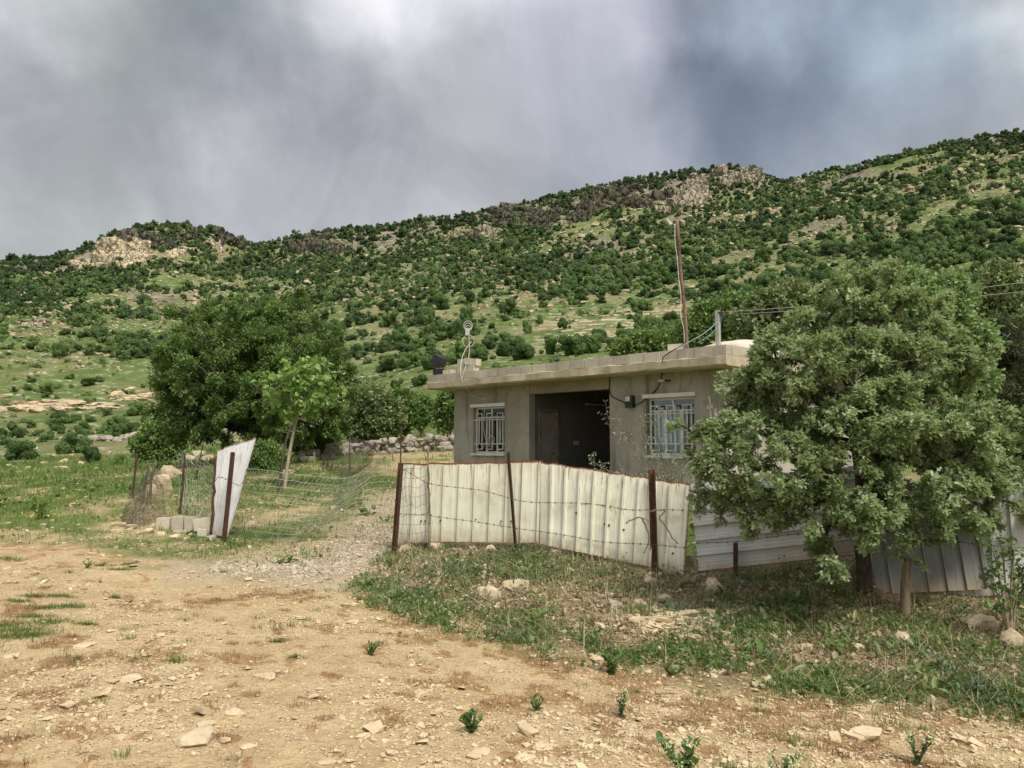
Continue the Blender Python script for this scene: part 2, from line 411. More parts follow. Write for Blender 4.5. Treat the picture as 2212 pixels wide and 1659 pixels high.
def ground_material():
    m, nt, out = nm('earth'); k = NT(nt); P = k.pos()
    grass, grav, road, bare, bank, hill, cliff, terr = [k.attr(a) for a in ('grass', 'grav', 'road', 'bare', 'bank', 'hill', 'cliff', 'terr')]
    n1 = k.noise(P, .55, 6, .6); n2 = k.noise(P, 3.2, 6, .65); n3 = k.noise(P, 17, 5, .7); n4 = k.noise(P, 75, 3, .7)
    # sandy dirt
    dirt = k.mix(k.ramp(n2, .35, .68), (.375, .268, .14), (.50, .375, .205))
    dirt = k.mix(k.ramp(n1, .42, .7, 0, .6), dirt, (.54, .415, .24))
    dirt = k.mix(k.ramp(n3, .48, .66, 0, .8), dirt, (.30, .20, .115))  # crevice shade painted into the dirt colour as darker mottling
    vd = k.voro(k.scl(P, 1, 1, .6), 26, 'F1', 'Distance', 1); vc = k.voro(k.scl(P, 1, 1, .6), 26, 'F1', 'Color', 1)
    sep = k.n('ShaderNodeSeparateColor'); k.l(vc, sep.inputs[0]); pick = k.ramp(sep.outputs[0], .52, .56)
    stone = k.math('MULTIPLY', k.ramp(vd, .46, .34), pick)
    scol = k.mix(sep.outputs[1], (.48, .37, .21), (.60, .48, .31))
    dirt = k.mix(k.math('MULTIPLY', stone, .8), dirt, scol)
    ms = k.attr('moss'); dirt = k.mix(k.math('MULTIPLY', k.ramp(ms, .15, .6), k.ramp(n3, .36, .52, .35, .95)), dirt, k.mix(k.ramp(n2, .4, .6), (.27, .155, .075), (.36, .22, .11)))
    gcol = k.mix(k.ramp(n3, .35, .65), (.30, .235, .155), (.46, .375, .26))
    dirt = k.mix(k.math('MULTIPLY', grav, .85), dirt, gcol)
    # soil under grass and litter
    soil = k.mix(k.ramp(n3, .4, .62), (.15, .105, .06), (.30, .215, .125)); soil = k.mix(k.ramp(n2, .5, .66, 0, .8), soil, (.40, .29, .17))
    sward = k.mix(k.ramp(n3, .4, .62), (.085, .12, .03), (.15, .185, .055)); sward = k.mix(k.ramp(n2, .5, .66, 0, .65), sward, (.25, .205, .10)); sward = k.mix(k.ramp(k.math('ADD', n1, k.math('MULTIPLY', n3, .25)),   .63, .75, 0, .8), sward, (.36, .27, .155))
    gr = k.mix(bank, sward, soil)
    near = k.mix(grass, dirt, gr)
    # hillside: grass, dry soil, limestone specks
    h1 = k.noise(P, .045, 6, .6); h2 = k.noise(P, .35, 6, .65); h3 = k.noise(P, 1.6, 5, .7)
    hg = k.mix(k.ramp(h2, .36, .64), (.07, .105, .028), (.125, .165, .05)); hg = k.mix(k.ramp(h1, .46, .62, 0, .65), hg, (.22, .19, .095)); hg = k.mix(k.ramp(h3, .55, .72, 0, .6), hg, (.07, .09, .028))
    hv = k.voro(k.scl(P, 1, 1, .7), .8, 'F1', 'Distance'); hm = k.math('MULTIPLY', k.ramp(hv, .40, .26), k.ramp(h2, .5, .6))
    hg = k.mix(hm, hg, (.40, .36, .29))
    rk = k.noise(k.scl(P, 1, 1, .22), .35, 7, .7, 1.2); rk2 = k.noise(P, .12, 4, .6)
    rcol = k.mix(k.ramp(rk, .35, .62), (.055, .048, .036), (.23, .19, .14)); rcol = k.mix(k.ramp(rk2, .5, .65, 0, .6), rcol, (.30, .25, .18))
    hg = k.mix(cliff, hg, rcol)
    tw = k.n('ShaderNodeSeparateXYZ'); k.l(P, tw.inputs[0])
    band = k.math('FRACT', k.math('ADD', k.math('MULTIPLY', tw.outputs[2], 1/1.1), k.math('MULTIPLY', h3, .25)))
    tb = k.math('MULTIPLY', terr, k.math('MULTIPLY', k.ramp(band, .25, .45), k.ramp(band, .85, .65)))
    hg = k.mix(k.math('MULTIPLY', tb, k.ramp(h2, .42, .55)), hg, (.42, .34, .24))
    hg = k.mix(k.math('MULTIPLY', terr, k.ramp(h1, .44, .58, 0, .35)), hg, (.36, .26, .16))
    col = k.mix(hill, near, hg)
    hgt = k.math('ADD', k.math('MULTIPLY', n3, .7), k.math('ADD', k.math('MULTIPLY', stone, .55), k.math('MULTIPLY', n4, .35)))
    b1 = k.bump(hgt, .9, .035)
    k.bsdf(out, col, .95, 0, .12, b1); return m
M['earth'] = ground_material()
def rockmat(name, a, b, c, sc=2.):
    m, nt, out = nm(name); k = NT(nt); P = k.pos()
    n1 = k.noise(P, sc, 6, .65); n2 = k.noise(P, sc*5, 6, .7); r = k.attr('rnd')
    col = k.mix(k.ramp(n1, .35, .65), a, b); col = k.mix(k.ramp(n2, .52, .7, 0, .8), col, c); col = k.mix(k.math('MULTIPLY', r, .45), col, b)
    k.bsdf(out, col, .9, 0, .2, k.bump(n2, .7, .05/sc)); return m
M['limestone'] = rockmat('limestone', (.34, .265, .17), (.52, .42, .28), (.22, .165, .105), 3)
M['pale_chip'] = rockmat('pale_chip', (.42, .32, .19), (.58, .47, .30), (.34, .25, .145), 5)
M['grey_stone'] = rockmat('grey_stone', (.20, .175, .145), (.36, .315, .26), (.10, .09, .075), 3)
M['gravel'] = rockmat('gravel', (.34, .28, .20), (.52, .44, .33), (.22, .175, .12), 9)
def cragmat(name, a, b, c, sc):
    m, nt, out = nm(name); k = NT(nt); P = k.pos(); r = k.attr('rnd')
    wp = nt.nodes.new('ShaderNodeTexNoise'); k.l(P, wp.inputs['Vector']); wp.inputs['Scale'].default_value = .25; wp.inputs['Detail'].default_value = 3
    ad = nt.nodes.new('ShaderNodeVectorMath'); ad.operation = 'MULTIPLY_ADD'; k.l(wp.outputs['Color'], ad.inputs[0]); ad.inputs[1].default_value = (3.5, 3.5, 3.5); k.l(P, ad.inputs[2])
    Q = k.scl(ad.outputs[0], 1, 1, .42); e1 = k.voro(Q, sc, 'DISTANCE_TO_EDGE'); e2 = k.voro(Q, sc*2.6, 'DISTANCE_TO_EDGE'); n1 = k.noise(k.scl(P, 1, 1, .4), .5, 6, .7)
    col = k.mix(k.ramp(n1, .35, .65), a, b); col = k.mix(k.math('MULTIPLY', r, .5), col, b); col = k.mix(k.ramp(e2, .10, .0, 0, .6), col, c); col = k.mix(k.ramp(e1, .13, .02, 0, .95), col, c)
    h = k.math('ADD', k.math('MINIMUM', e1, .25), k.math('MULTIPLY', k.math('MINIMUM', e2, .2), .6))
    k.bsdf(out, col, .95, 0, .1, k.bump(h, 1., 1.5)); return m
M['cliff'] = cragmat('cliff', (.07, .062, .045), (.15, .13, .092), (.022, .024, .016), .30)
M['cliff_mid'] = cragmat('cliff_mid', (.24, .20, .14), (.42, .36, .255), (.07, .064, .043), .34)
M['cliff_pale'] = cragmat('cliff_pale', (.46, .38, .24), (.60, .50, .33), (.17, .14, .09), .30)
M['bark'] = simple('bark', (.07, .05, .035), (.17, .13, .095), 30, .9, bump=.6, stretch=(1, 1, .25))
M['pale_bark'] = simple('pale_bark', (.30, .24, .17), (.42, .35, .26), 25, .85, bump=.4, stretch=(1, 1, .3))
M['dark_bark'] = simple('dark_bark', (.035, .026, .02), (.085, .062, .045), 30, .9, bump=.6, stretch=(1, 1, .25))
M['twig'] = simple('twig', (.16, .12, .085), (.30, .235, .17), 40, .9, bump=.4)
M['rust'] = simple('rust', (.055, .026, .016), (.115, .048, .026), 22, .85, .1, .3, .5, (.05, .025, .018))
M['rust_red'] = simple('rust_red', (.17, .095, .072), (.23, .135, .105), 9, .8, .0, .3, .3, (.09, .048, .036))
M['wire'] = simple('wire', (.42, .41, .37), (.56, .55, .50), 20, .5, .5, .4, .1)
M['dark_wire'] = simple('dark_wire', (.06, .05, .045), (.12, .09, .07), 20, .7, .3, .3, .1)
M['black_plastic'] = simple('black_plastic', (.012, .012, .013), (.02, .02, .021), 8, .45, 0, .4, .05)
M['white_paint'] = simple('white_paint', (.66, .64, .58), (.74, .72, .67), 9, .5, 0, .4, .05)
M['white_dirty'] = simple('white_dirty', (.52, .49, .42), (.66, .63, .56), 6, .6, 0, .3, .1, (.38, .33, .25))
M['cable_white'] = simple('cable_white', (.62, .58, .48), (.7, .66, .57), 9, .6)
M['cable_teal'] = simple('cable_teal', (.22, .36, .36), (.28, .42, .42), 9, .6)
M['cable_black'] = simple('cable_black', (.015, .015, .015), (.03, .028, .026), 9, .6)
M['post_grey'] = simple('post_grey', (.36, .35, .31), (.44, .43, .39), 12, .7)
M['wood'] = simple('wood', (.14, .10, .065), (.28, .21, .14), 18, .9, bump=.5, stretch=(1, 1, .2))
M['tank'] = simple('tank', (.50, .44, .34), (.58, .52, .42), 5, .6)
M['curtain'] = simple('curtain', (.74, .83, .88), (.80, .88, .92), 3, .9, bump=.05)
def concrete(name, a, b, stain, sc=1.2, bumps=.25, drip=.5):
    m, nt, out = nm(name); k = NT(nt); P = k.pos()
    n1 = k.noise(P, sc, 7, .65, .3); n2 = k.noise(P, sc*7, 6, .65); n3 = k.noise(k.scl(P, 1, 1, .16), sc*4, 5, .6); n4 = k.noise(P, sc*45, 3, .6)
    col = k.mix(k.ramp(n1, .33, .67), a, b); col = k.mix(k.ramp(n2, .5, .75, 0, .45), col, stain); col = k.mix(k.ramp(n3, .52, .72, 0, drip), col, stain)
    col = k.mix(k.ramp(n4, .45, .75, 0, .25), col, stain)
    hs = k.n('ShaderNodeHueSaturation'); k.l(k.math('MULTIPLY_ADD', k.attr('rnd'), .22, .89), hs.inputs['Value']); k.l(col, hs.inputs['Color']); col = hs.outputs[0]
    k.bsdf(out, col, .9, 0, .2, k.bump(k.math('ADD', n4, k.math('MULTIPLY', n2, 1.)), bumps, .012)); return m
M['plaster'] = concrete('plaster', (.27, .242, .20), (.44, .395, .33), (.15, .132, .108), .75, .4, .75)
M['side_plaster'] = concrete('side_plaster', (.36, .315, .265), (.46, .405, .345), (.26, .22, .185), .9, .25, .4)
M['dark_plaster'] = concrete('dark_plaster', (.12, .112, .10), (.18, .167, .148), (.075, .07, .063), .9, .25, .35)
M['slab'] = concrete('slab', (.43, .36, .245), (.56, .48, .34), (.26, .205, .13), 1.1, .4, .3)
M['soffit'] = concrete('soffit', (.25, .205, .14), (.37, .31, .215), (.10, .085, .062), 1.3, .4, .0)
M['block'] = concrete('block', (.42, .37, .285), (.54, .48, .38), (.26, .22, .165), 2.2, .5, .25)
M['door_paint'] = concrete('door_paint', (.27, .235, .22), (.36, .32, .30), (.19, .155, .14), 1.5, .1, .5)
def sheet(name, a, b, stain, rough=.45, metal=0., rust_amt=1.):
    m, nt, out = nm(name); k = NT(nt); P = k.pos(); e = k.attr('edge')
    n1 = k.noise(P, 1.3, 5, .6); n2 = k.noise(k.scl(P, 1, 1, .12), 14, 5, .65); n3 = k.noise(P, 24, 5, .7); n5 = k.noise(P, 5, 5, .7)
    col = k.mix(k.ramp(n1, .3, .7), a, b); col = k.mix(k.ramp(n2, .5, .8, 0, .6), col, stain)
    rm = k.ramp(k.math('ADD', e, k.math('MULTIPLY', k.math('SUBTRACT', n3, .5), .9)), .62, .92)
    spots = k.math('MULTIPLY', k.ramp(n3, .66, .72), k.ramp(n5, .56, .64))
    drip = k.math('MULTIPLY', k.ramp(k.noise(k.scl(P, 1, 1, .05), 34, 4, .6), .54, .68), k.attr('top')); n6 = k.noise(P, 2.2, 6, .7)
    col = k.mix(k.math('MULTIPLY', k.ramp(n6, .52, .7), .5), col, stain)
    col = k.mix(k.math('MULTIPLY', k.attr('bot'), k.ramp(n5, .3, .6, .2, .8)), col, (.36, .27, .16))
    rm = k.math('MULTIPLY', k.math('MAXIMUM', k.math('MAXIMUM', rm, drip), spots), rust_amt)
    col = k.mix(rm, col, k.mix(k.ramp(n3, .4, .6), (.10, .035, .015), (.27, .10, .04)))
    k.bsdf(out, col, k.math('ADD', rough, k.math('MULTIPLY', rm, .4)), metal, .35, k.bump(n3, .12, .004)); return m
M['cream_sheet'] = sheet('cream_sheet', (.63, .615, .475), (.71, .695, .57), (.44, .385, .265))
M['white_sheet'] = sheet('white_sheet', (.50, .505, .49), (.60, .60, .58), (.34, .32, .27), rust_amt=.8)
M['zinc_sheet'] = sheet('zinc_sheet', (.47, .47, .44), (.55, .55, .52), (.34, .32, .27), .5, .08, .5)
M['grey_sheet'] = sheet('grey_sheet', (.17, .175, .165), (.24, .245, .23), (.11, .105, .095), .6, .1, .3)
def glassmat():
    m, nt, out = nm('window_glass'); k = NT(nt)
    g = k.n('ShaderNodeBsdfGlossy'); g.inputs['Roughness'].default_value = .03; g.inputs['Color'].default_value = (.75, .8, .85, 1)
    t = k.n('ShaderNodeBsdfTransparent'); t.inputs[0].default_value = (.9, .93, .95, 1)
    fr = k.n('ShaderNodeFresnel'); fr.inputs[0].default_value = 1.6
    mx = k.n('ShaderNodeMixShader'); k.l(fr.outputs[0], mx.inputs[0]); k.l(t.outputs[0], mx.inputs[1]); k.l(g.outputs[0], mx.inputs[2]); k.l(mx.outputs[0], out.inputs[0]); return m
M['glass'] = glassmat()
M['leaf_dark'] = leafmat('leaf_dark', (.05, .10, .02), (.15, .245, .055), (.29, .39, .13), .3)
M['leaf_right'] = leafmat('leaf_right', (.17, .23, .09), (.37, .45, .225), (.60, .66, .44), .52)
M['leaf_bright'] = leafmat('leaf_bright', (.13, .22, .07), (.26, .37, .14), (.38, .48, .22), .4)
M['leaf_sapling'] = leafmat('leaf_sapling', (.13, .23, .05), (.26, .40, .10), (.38, .52, .19), .4)
M['leaf_olive'] = leafmat('leaf_olive', (.11, .145, .05), (.22, .27, .11), (.33, .37, .18), .3)
M['leaf_mid'] = leafmat('leaf_mid', (.085, .15, .035), (.19, .29, .075), (.29, .38, .13), .35)
M['leaf_conifer'] = leafmat('leaf_conifer', (.026, .034, .014), (.062, .07, .028), (.10, .10, .045), .15)
M['leaf_pale'] = leafmat('leaf_pale', (.15, .17, .10), (.27, .29, .19), (.42, .43, .31), .3)
M['scrub'] = leafmat('scrub', (.04, .075, .022), (.105, .17, .048), (.17, .24, .08), .25, .6, .2, .55)
M['scrub_light'] = leafmat('scrub_light', (.06, .105, .028), (.12, .19, .05), (.16, .24, .08), .25, .6, .2, .5)
M['weed'] = leafmat('weed', (.055, .11, .024), (.13, .21, .055), (.26, .32, .12), .35)
M['weed_blue'] = leafmat('weed_blue', (.055, .10, .05), (.12, .18, .10), (.2, .26, .16), .3)
M['grass'] = leafmat('grass', (.075, .135, .026), (.16, .235, .055), (.34, .34, .15), .35, .6, .2)
M['straw'] = leafmat('straw', (.22, .165, .085), (.42, .35, .22), (.56, .49, .34), .2, .8, .1)
M['moss'] = leafmat('moss', (.19, .115, .055), (.36, .245, .125), (.24, .23, .085), .2, .8, .1)
M['flower'] = leafmat('flower', (.55, .55, .28), (.72, .72, .45), None, .3)
M['yellow'] = leafmat('yellow', (.45, .40, .03), (.6, .52, .05), None, .3)
# ------------------------------------------------------------------ the ground sheet (polar mesh, three neighbouring pieces)
EDGE = gpoly([(770,1275),(830,1300),(1000,1350),(1300,1420),(1700,1470),(2212,1535)])
def edged(x, y):
    d = np.full(len(x), 9.)
    for i in range(len(EDGE)-1):
        a, b = EDGE[i], EDGE[i+1]; ab = b-a; t = np.clip(((x-a[0])*ab[0]+(y-a[1])*ab[1])/(ab@ab), 0, 1); d = np.minimum(d, np.hypot(x-a[0]-t*ab[0], y-a[1]-t*ab[1]))
    return d
def MOSS(x, y):
    c = .09+1.3*fbm(x*.7, y*.7, 351, 3)+.52*sstep(-2.2, 1.4, x)+.25*np.exp(-(edged(x, y)/.9)**2)
    return soft(Z_ROAD, x, y)*(y > 0)*sstep(.0, .09, fbm(x*5.2, y*5.2, 353, 4)*1.1+.34*(np.clip(c, -.3, .75)-.44))
def build_ground():
    fine = np.linspace(-.74, .74, 860); step = fine[1]-fine[0]
    side = np.linspace(.74, 2*math.pi-.74, 90)[1:-1]
    th = np.r_[fine, side]; n = len(th)
    r = [1.2]
    while r[-1] < 26: r.append(r[-1]*1.0075)
    while r[-1] < 460: r.append(r[-1]*1.0125)
    while r[-1] < 1500: r.append(r[-1]*1.1)
    r = np.array(r); m = len(r)
    R, T = np.meshgrid(r, th, indexing='ij'); X = (R*np.sin(T)).ravel(); Y = (R*np.cos(T)).ravel(); Z = height(X, Y)
    V = np.c_[X, Y, Z]; V = np.vstack([V, [[0, 0, 0]]])
    i = np.arange(m-1)[:, None]*n; j = np.arange(n)[None]; j2 = (j+1) % n
    Fq = np.stack([i+j, i+j2, i+n+j2, i+n+j], -1)
    mk = masks(X, Y); rr = np.hypot(X, Y); tt = np.arctan2(X, Y)
    A = {k: np.r_[v, 0] for k, v in mk.items()}; A['road'][-1] = 1
    A['hill'] = np.r_[sstep(24, 60, rr), 0]
    # steepness shows rock
    cl = cliffness(X, Y)*sstep(-.12, .1, fbm(X*.03, Y*.03, 61, 3)+.16*(1-sstep(U2T(1560), U2T(1760), tt))-.05)
    out = sstep(.12, .2, fbm(X*.028, Y*.028, 63, 4))*sstep(200, 300, rr)*.8
    band = (1-sstep(5, 9, np.abs(rr-118-8*fbm(X*.05, Y*.05, 5))))*(1-sstep(U2T(300), U2T(420), tt))*sstep(-.25, .1, fbm(X*.2, Y*.2, 64, 3)+.05)*.85
    A['cliff'] = np.r_[np.maximum.reduce([cl, out]), 0]
    A['terr'] = np.r_[sstep(104, 110, rr)*(1-sstep(160, 172, rr))*sstep(U2T(1110), U2T(1230), tt)*(1-sstep(U2T(1480), U2T(1560), tt)), 0]
    A['moss'] = np.r_[MOSS(X, Y), 0]
    rowmid = r[:-1]
    road = (mk['road'].reshape(m, n)[:-1] > .5)
    hillf = np.broadcast_to((rowmid > 40)[:, None], (m-1, n))
    for name, sel in (('dirt_road', road & ~hillf), ('ground', ~road & ~hillf), ('hillside', hillf)):
        f = Fq[sel]; tri = []
        if name == 'dirt_road': tri = [np.stack([np.full(n, m*n), (np.arange(n)+1) % n, np.arange(n)], -1)]
        used = np.unique(np.concatenate([f.ravel()]+[t.ravel() for t in tri])); re = np.full(len(V), -1); re[used] = np.arange(len(used))
        o = mesh_obj(name, V[used], [re[f]]+[re[t] for t in tri], M['earth'], None, {k: a[used] for k, a in A.items()}, None, True, np.zeros(3))
        tag(o, kind='structure')
build_ground()

# ------------------------------------------------------------------ house
HP = at(981, 900, 21.0)*np.array([1, 1, 0]); HR = at(1568, 900, 15.0)*np.array([1, 1, 0])
HE = unit(HR-HP); HN = np.array([-HE[1], HE[0], 0]); HL = float(np.linalg.norm(HR-HP)); FZ = .38; CE = 3.08
HM = np.stack([HE, HN, np.array([0, 0, 1.])], 1)
def hw(x, y, z): return HP+HE*x+HN*y+np.array([0, 0, z])
def hfront(u, v, off=0.):
    """local (x,z) on the front wall plane (shifted off inwards)"""
    a, b = ray(u, v); P0 = HP+HN*off
    s = (a*P0[1]-P0[0])/(HE[0]-a*HE[1]); y = P0[1]+HE[1]*s
    return float(s), float(CZ+b*y)
def hside(u, v, xl):
    """local (y,z) on the plane x = xl"""
    a, b = ray(u, v); P0 = HP+HE*xl
    s = (a*P0[1]-P0[0])/(HN[0]-a*HN[1]); y = P0[1]+HN[1]*s
    return float(s), float(CZ+b*y)
def lbox(mb, x0, x1, y0, y1, z0, z1, mat=0, rnd=None):
    mb.box(hw((x0+x1)/2, (y0+y1)/2, (z0+z1)/2), (abs(x1-x0), abs(y1-y0), abs(z1-z0)), HM, mat, rnd)
house = empty('house', hw(0, 0, FZ), 'low flat roofed grey concrete house with barred windows and a dark open porch', 'house')
wx = [hfront(u, 900)[0] for u in (1022, 1090, 1396, 1501)]
px0, px1 = hfront(1143, 900)[0], hfront(1317, 900)[0]
SZ = hfront(1055, 979)[1]; WT = (hfront(1055, 876)[1]+hfront(1448, 862)[1])/2
DEP = 6.5; PD = 4.2; T = .2
w = MB()
def wallrun(x0, x1, opens):
    xs = x0
    for a, b in opens:
        lbox(w, xs, a, 0, T, FZ-.9, CE); lbox(w, a, b, 0, T, FZ-.9, SZ); lbox(w, a, b, 0, T, WT, CE); xs = b
    lbox(w, xs, x1, 0, T, FZ-.9, CE)
wallrun(0, px0, [(wx[0], wx[1])]); wallrun(px1, HL, [(wx[2], wx[3])])
lbox(w, 0, T, T, DEP, FZ-.9, CE); lbox(w, T, HL-T, DEP-T, DEP, FZ-.9, CE)
w.build('wall', M['plaster'], house)
w = MB(); lbox(w, HL-T, HL, T, DEP, FZ-.9, CE); o = w.build('side_wall', M['side_plaster'], house); tag(o, 'paler pinkish side wall behind the big tree')
# porch recess
dy0, dz1 = hside(1163.6, 884, px0); dy1, _ = hside(1206, 890, px0); dz1 = FZ+2.12
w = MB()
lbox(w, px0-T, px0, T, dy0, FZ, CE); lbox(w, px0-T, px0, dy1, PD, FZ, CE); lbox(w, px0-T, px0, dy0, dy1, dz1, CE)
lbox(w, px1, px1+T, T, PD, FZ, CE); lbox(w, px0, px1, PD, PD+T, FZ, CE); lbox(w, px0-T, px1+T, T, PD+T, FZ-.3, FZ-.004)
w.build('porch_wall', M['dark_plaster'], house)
# room shells behind the windows
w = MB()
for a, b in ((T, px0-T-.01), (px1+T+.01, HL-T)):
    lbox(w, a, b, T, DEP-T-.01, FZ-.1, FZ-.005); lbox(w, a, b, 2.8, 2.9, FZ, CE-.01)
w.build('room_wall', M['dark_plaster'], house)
d = MB(); lbox(d, px0-.12, px0-.06, dy0+.05, dy1-.05, FZ, dz1-.05); door = d.build('door', M['door_paint'], house)
d = MB(); lbox(d, px0-.14, px0+.03, dy0, dy0+.05, FZ, dz1); lbox(d, px0-.14, px0+.03, dy1-.05, dy1, FZ, dz1); lbox(d, px0-.14, px0+.03, dy0, dy1, dz1-.07, dz1)
d.build('door_frame', M['wood'], door)
d = MB(); q = hw(px0-.05, dy1-.14, FZ+1.0); d.tube([q, q+HE*.06], .012, 6); d.tube([q+HE*.06, q+HE*.06-HN*.1], .012, 6); d.build('handle', M['dark_wire'], door)
ly, lz = hside(1245, 957, px0); d = MB(); lbox(d, px0, px0+.015, ly-.1, ly+.1, lz-.05, lz+.05); sk = d.build('socket_plate', M['white_dirty'], house)
for s in (-1, 1): d = MB(); lbox(d, px0+.015, px0+.019, ly+s*.05-.018, ly+s*.05+.018, lz-.018, lz+.018); d.build('socket', M['dark_wire'], sk)
ya, za = hside(1263, 873, px0); yb, zb = hside(1306, 880, px0); yb = min(yb, PD-.2); d = MB(); d.tube([hw(px0+.06, ya, za), hw(px0+.06, yb, za)], .022, 8); lt = d.build('fluorescent_tube', M['white_dirty'], house)
d = MB(); lbox(d, px0, px0+.045, ya, yb, za-.02, za+.035); d.build('tube_holder', M['dark_plaster'], lt)
# roof
RX0, RX1, RY0, RY1 = -.36, HL+.42, -.66, DEP+.4
def slabgrid(x0, x1, y0, y1, z0, z1, n=90):
    mb = MB(); xs = np.linspace(x0, x1, n); m = 10
    def strip(f, rows):
        P = np.array([[f(x, t) for x in xs] for t in rows]); k = len(rows)
        i = np.arange(k-1)[:, None]*n; j = np.arange(n-1)[None]
        mb.add(P.reshape(-1, 3), np.stack([i+j, i+j+1, i+n+j+1, i+n+j], -1).reshape(-1, 4))
    jz = lambda x, s: .012*(vnoise(x*3, 0, s)-.5)*2+.008*(vnoise(x*11, 0, s+1)-.5)*2
    prof = [(y1, z0), (y0+.4, z0), (y0+.05, z0), (y0, z0+.03), (y0, z1-.02), (y0+.03, z1), (y1, z1)]
    def f(x, t):
        y, z = prof[int(t)]; dz = float(jz(np.array(x), 3+int(t)*7)); dy = float(jz(np.array(x), 50+int(t)*5)); return hw(x, y+dy, z+dz*.8)
    strip(f, range(len(prof)))
    for x in (x0, x1):
        V = [hw(x, y, z) for y, z in prof]; mb.add(V, [np.arange(len(prof))[None]])
    return mb
roof = slabgrid(RX0, RX1, RY0, RY1, CE+.0, CE+.2).build('roof', M['slab'], house)
mb = MB()
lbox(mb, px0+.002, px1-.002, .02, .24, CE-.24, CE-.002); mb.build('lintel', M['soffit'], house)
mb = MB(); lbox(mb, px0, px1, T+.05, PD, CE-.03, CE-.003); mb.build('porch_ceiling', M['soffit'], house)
pr = MB(); x = RX0+.01; i = 0
while x < RX1-.05:
    L = min(.40, RX1-x); j1, j2 = rng.normal(0, .006, 2)
    lbox(pr, x+.006, x+L-.006, RY0+.02+j1, RY0+.22+j1, CE+.195, CE+.385+j2, 0, rng.random()); x += .40
y = RY0+.24
while y < RY1-.1:
    L = min(.40, RY1-y); j1 = rng.normal(0, .005); j2 = rng.normal(0, .006)
    lbox(pr, RX1-.21+j1, RX1-.01+j1, y+.004, y+L-.004, CE+.195, CE+.385+j2, 0, rng.random())
    y += .40
pr.build('parapet', M['block'], roof)
# windows
def window(x0, x1, ncas, curtain):
    z0, z1 = SZ, WT; f = MB(); fw = .045; yf = .12
    for a, b in ((x0, x0+fw), (x1-fw, x1)): lbox(f, a, b, yf, yf+.05, z0, z1)
    zt = z0+(z1-z0)*.76
    for a, b in ((z0, z0+fw), (z1-fw, z1), (zt, zt+.035)): lbox(f, x0+fw, x1-fw, yf+.001, yf+.049, a, b)
    n = ncas; step = (x1-x0)/n
    for i in range(1, n): lbox(f, x0+i*step-.025, x0+i*step+.025, yf+.002, yf+.048, z0+fw, zt)
    lbox(f, (x0+x1)/2-.02, (x0+x1)/2+.02, yf+.002, yf+.048, zt+.035, z1-fw)
    win = f.build('window', M['white_paint'], house)
    g = MB(); lbox(g, x0+.02, x1-.02, yf+.022, yf+.028, z0+.02, z1-.02); g.build('pane', M['glass'], win)
    s = MB(); lbox(s, x0-.03, x1+.03, -.06, .118, z0-.06, z0-.002); s.build('sill', M['white_dirty'], win)
    s = MB(); lbox(s, x0-.06, x1+.04, -.055, .06, z1+.002, z1+.085); s.build('shutter_box', M['white_paint'], win)
    # grille with square key pattern
    gr = MB(); yg = .03; r_ = .011
    def bar(xa, za, xb, zb): 
        if xa == xb: lbox(gr, xa-r_, xa+r_, yg, yg+.02, za, zb)
        else: lbox(gr, xa, xb, yg-.004, yg+.018, za-r_, za+r_)
    zu = z0+(z1-z0)*.72; zl = z0+(z1-z0)*.20; W = x1-x0
    bar(x0, zu, x1, zu); bar(x0, zl, x1, zl)
    for k in range(3):
        c = x0+W*(.17+.33*k); h = W*.088; zt2 = z0+(z1-z0)*.86; zb2 = z0+(z1-z0)*.085
        bar(c-h, zb2, c-h, zt2); bar(c+h, zb2, c+h, zt2); bar(c, zl, c, zu+(z1-z0)*.06)
        bar(c-h-r_, zt2, c+h+r_, zt2); bar(c-h-r_, zb2, c+h+r_, zb2)
    gr.build('window_grille', M['white_dirty'], win)
    if curtain:
        c = MB(); xs = np.linspace(x0+W*.04, x0+W*.62, 60); P = []
        for z in (z0-.2, zt+.02): P += [hw(x, .215+.025*math.sin(x*55)+.01*math.sin(x*23), z) for x in xs]
        i = np.arange(59); c.add(P, np.stack([i, i+1, i+61, i+60], -1)); c.build('curtain', M['curtain'], win, True)
    return win
window(wx[0], wx[1], 3, False); window(wx[2], wx[3], 3, True)
# corner downpipe, meter, wall lamp, cables, painted writing on the front wall
d = MB(); lbox(d, HL+.005, HL+.10, -.06, .03, FZ-.3, CE-.003); o = d.build('downpipe', M['white_dirty'], house)
mx, mz = hfront(1364, 868); d = MB(); lbox(d, mx-.10, mx+.10, -.10, 0, mz-.13, mz+.13); mt = d.build('meter_box', M['black_plastic'], house)
d = MB(); lbox(d, mx-.09, mx+.03, -.104, -.10, mz+.01, mz+.115); d.build('meter_face', M['white_dirty'], mt)
lx, lz = hfront(1441, 826); d = MB(); p = hw(lx+.08, -.0, lz+.03); d.tube([p, p-HN*.12, p-HN*.15-HE*.03], .018, 8); lb = d.build('lamp_holder', M['black_plastic'], house)
d = MB(); P = np.array([p-HN*.15-HE*.03, p-HN*.16-HE*.07, p-HN*.165-HE*.13, p-HN*.17-HE*.17, p-HN*.17-HE*.185]); d.tube(P, [.02, .032, .036, .03, .008], 10); d.build('bulb', M['white_dirty'], lb, True)
def cable(name, pts, r, mat, parent=None, label=None, n=8, k=5, cat='cable', group=None):
    mb = MB(); mb.tube(smoothline(pts, n), r, k); o = mb.build(name, mat, parent, True)
    if parent is None: tag(o, label, cat, group)
    return o
def fr(u, v, off=-.02): x, z = hfront(u, v, off); return hw(x, off, z)
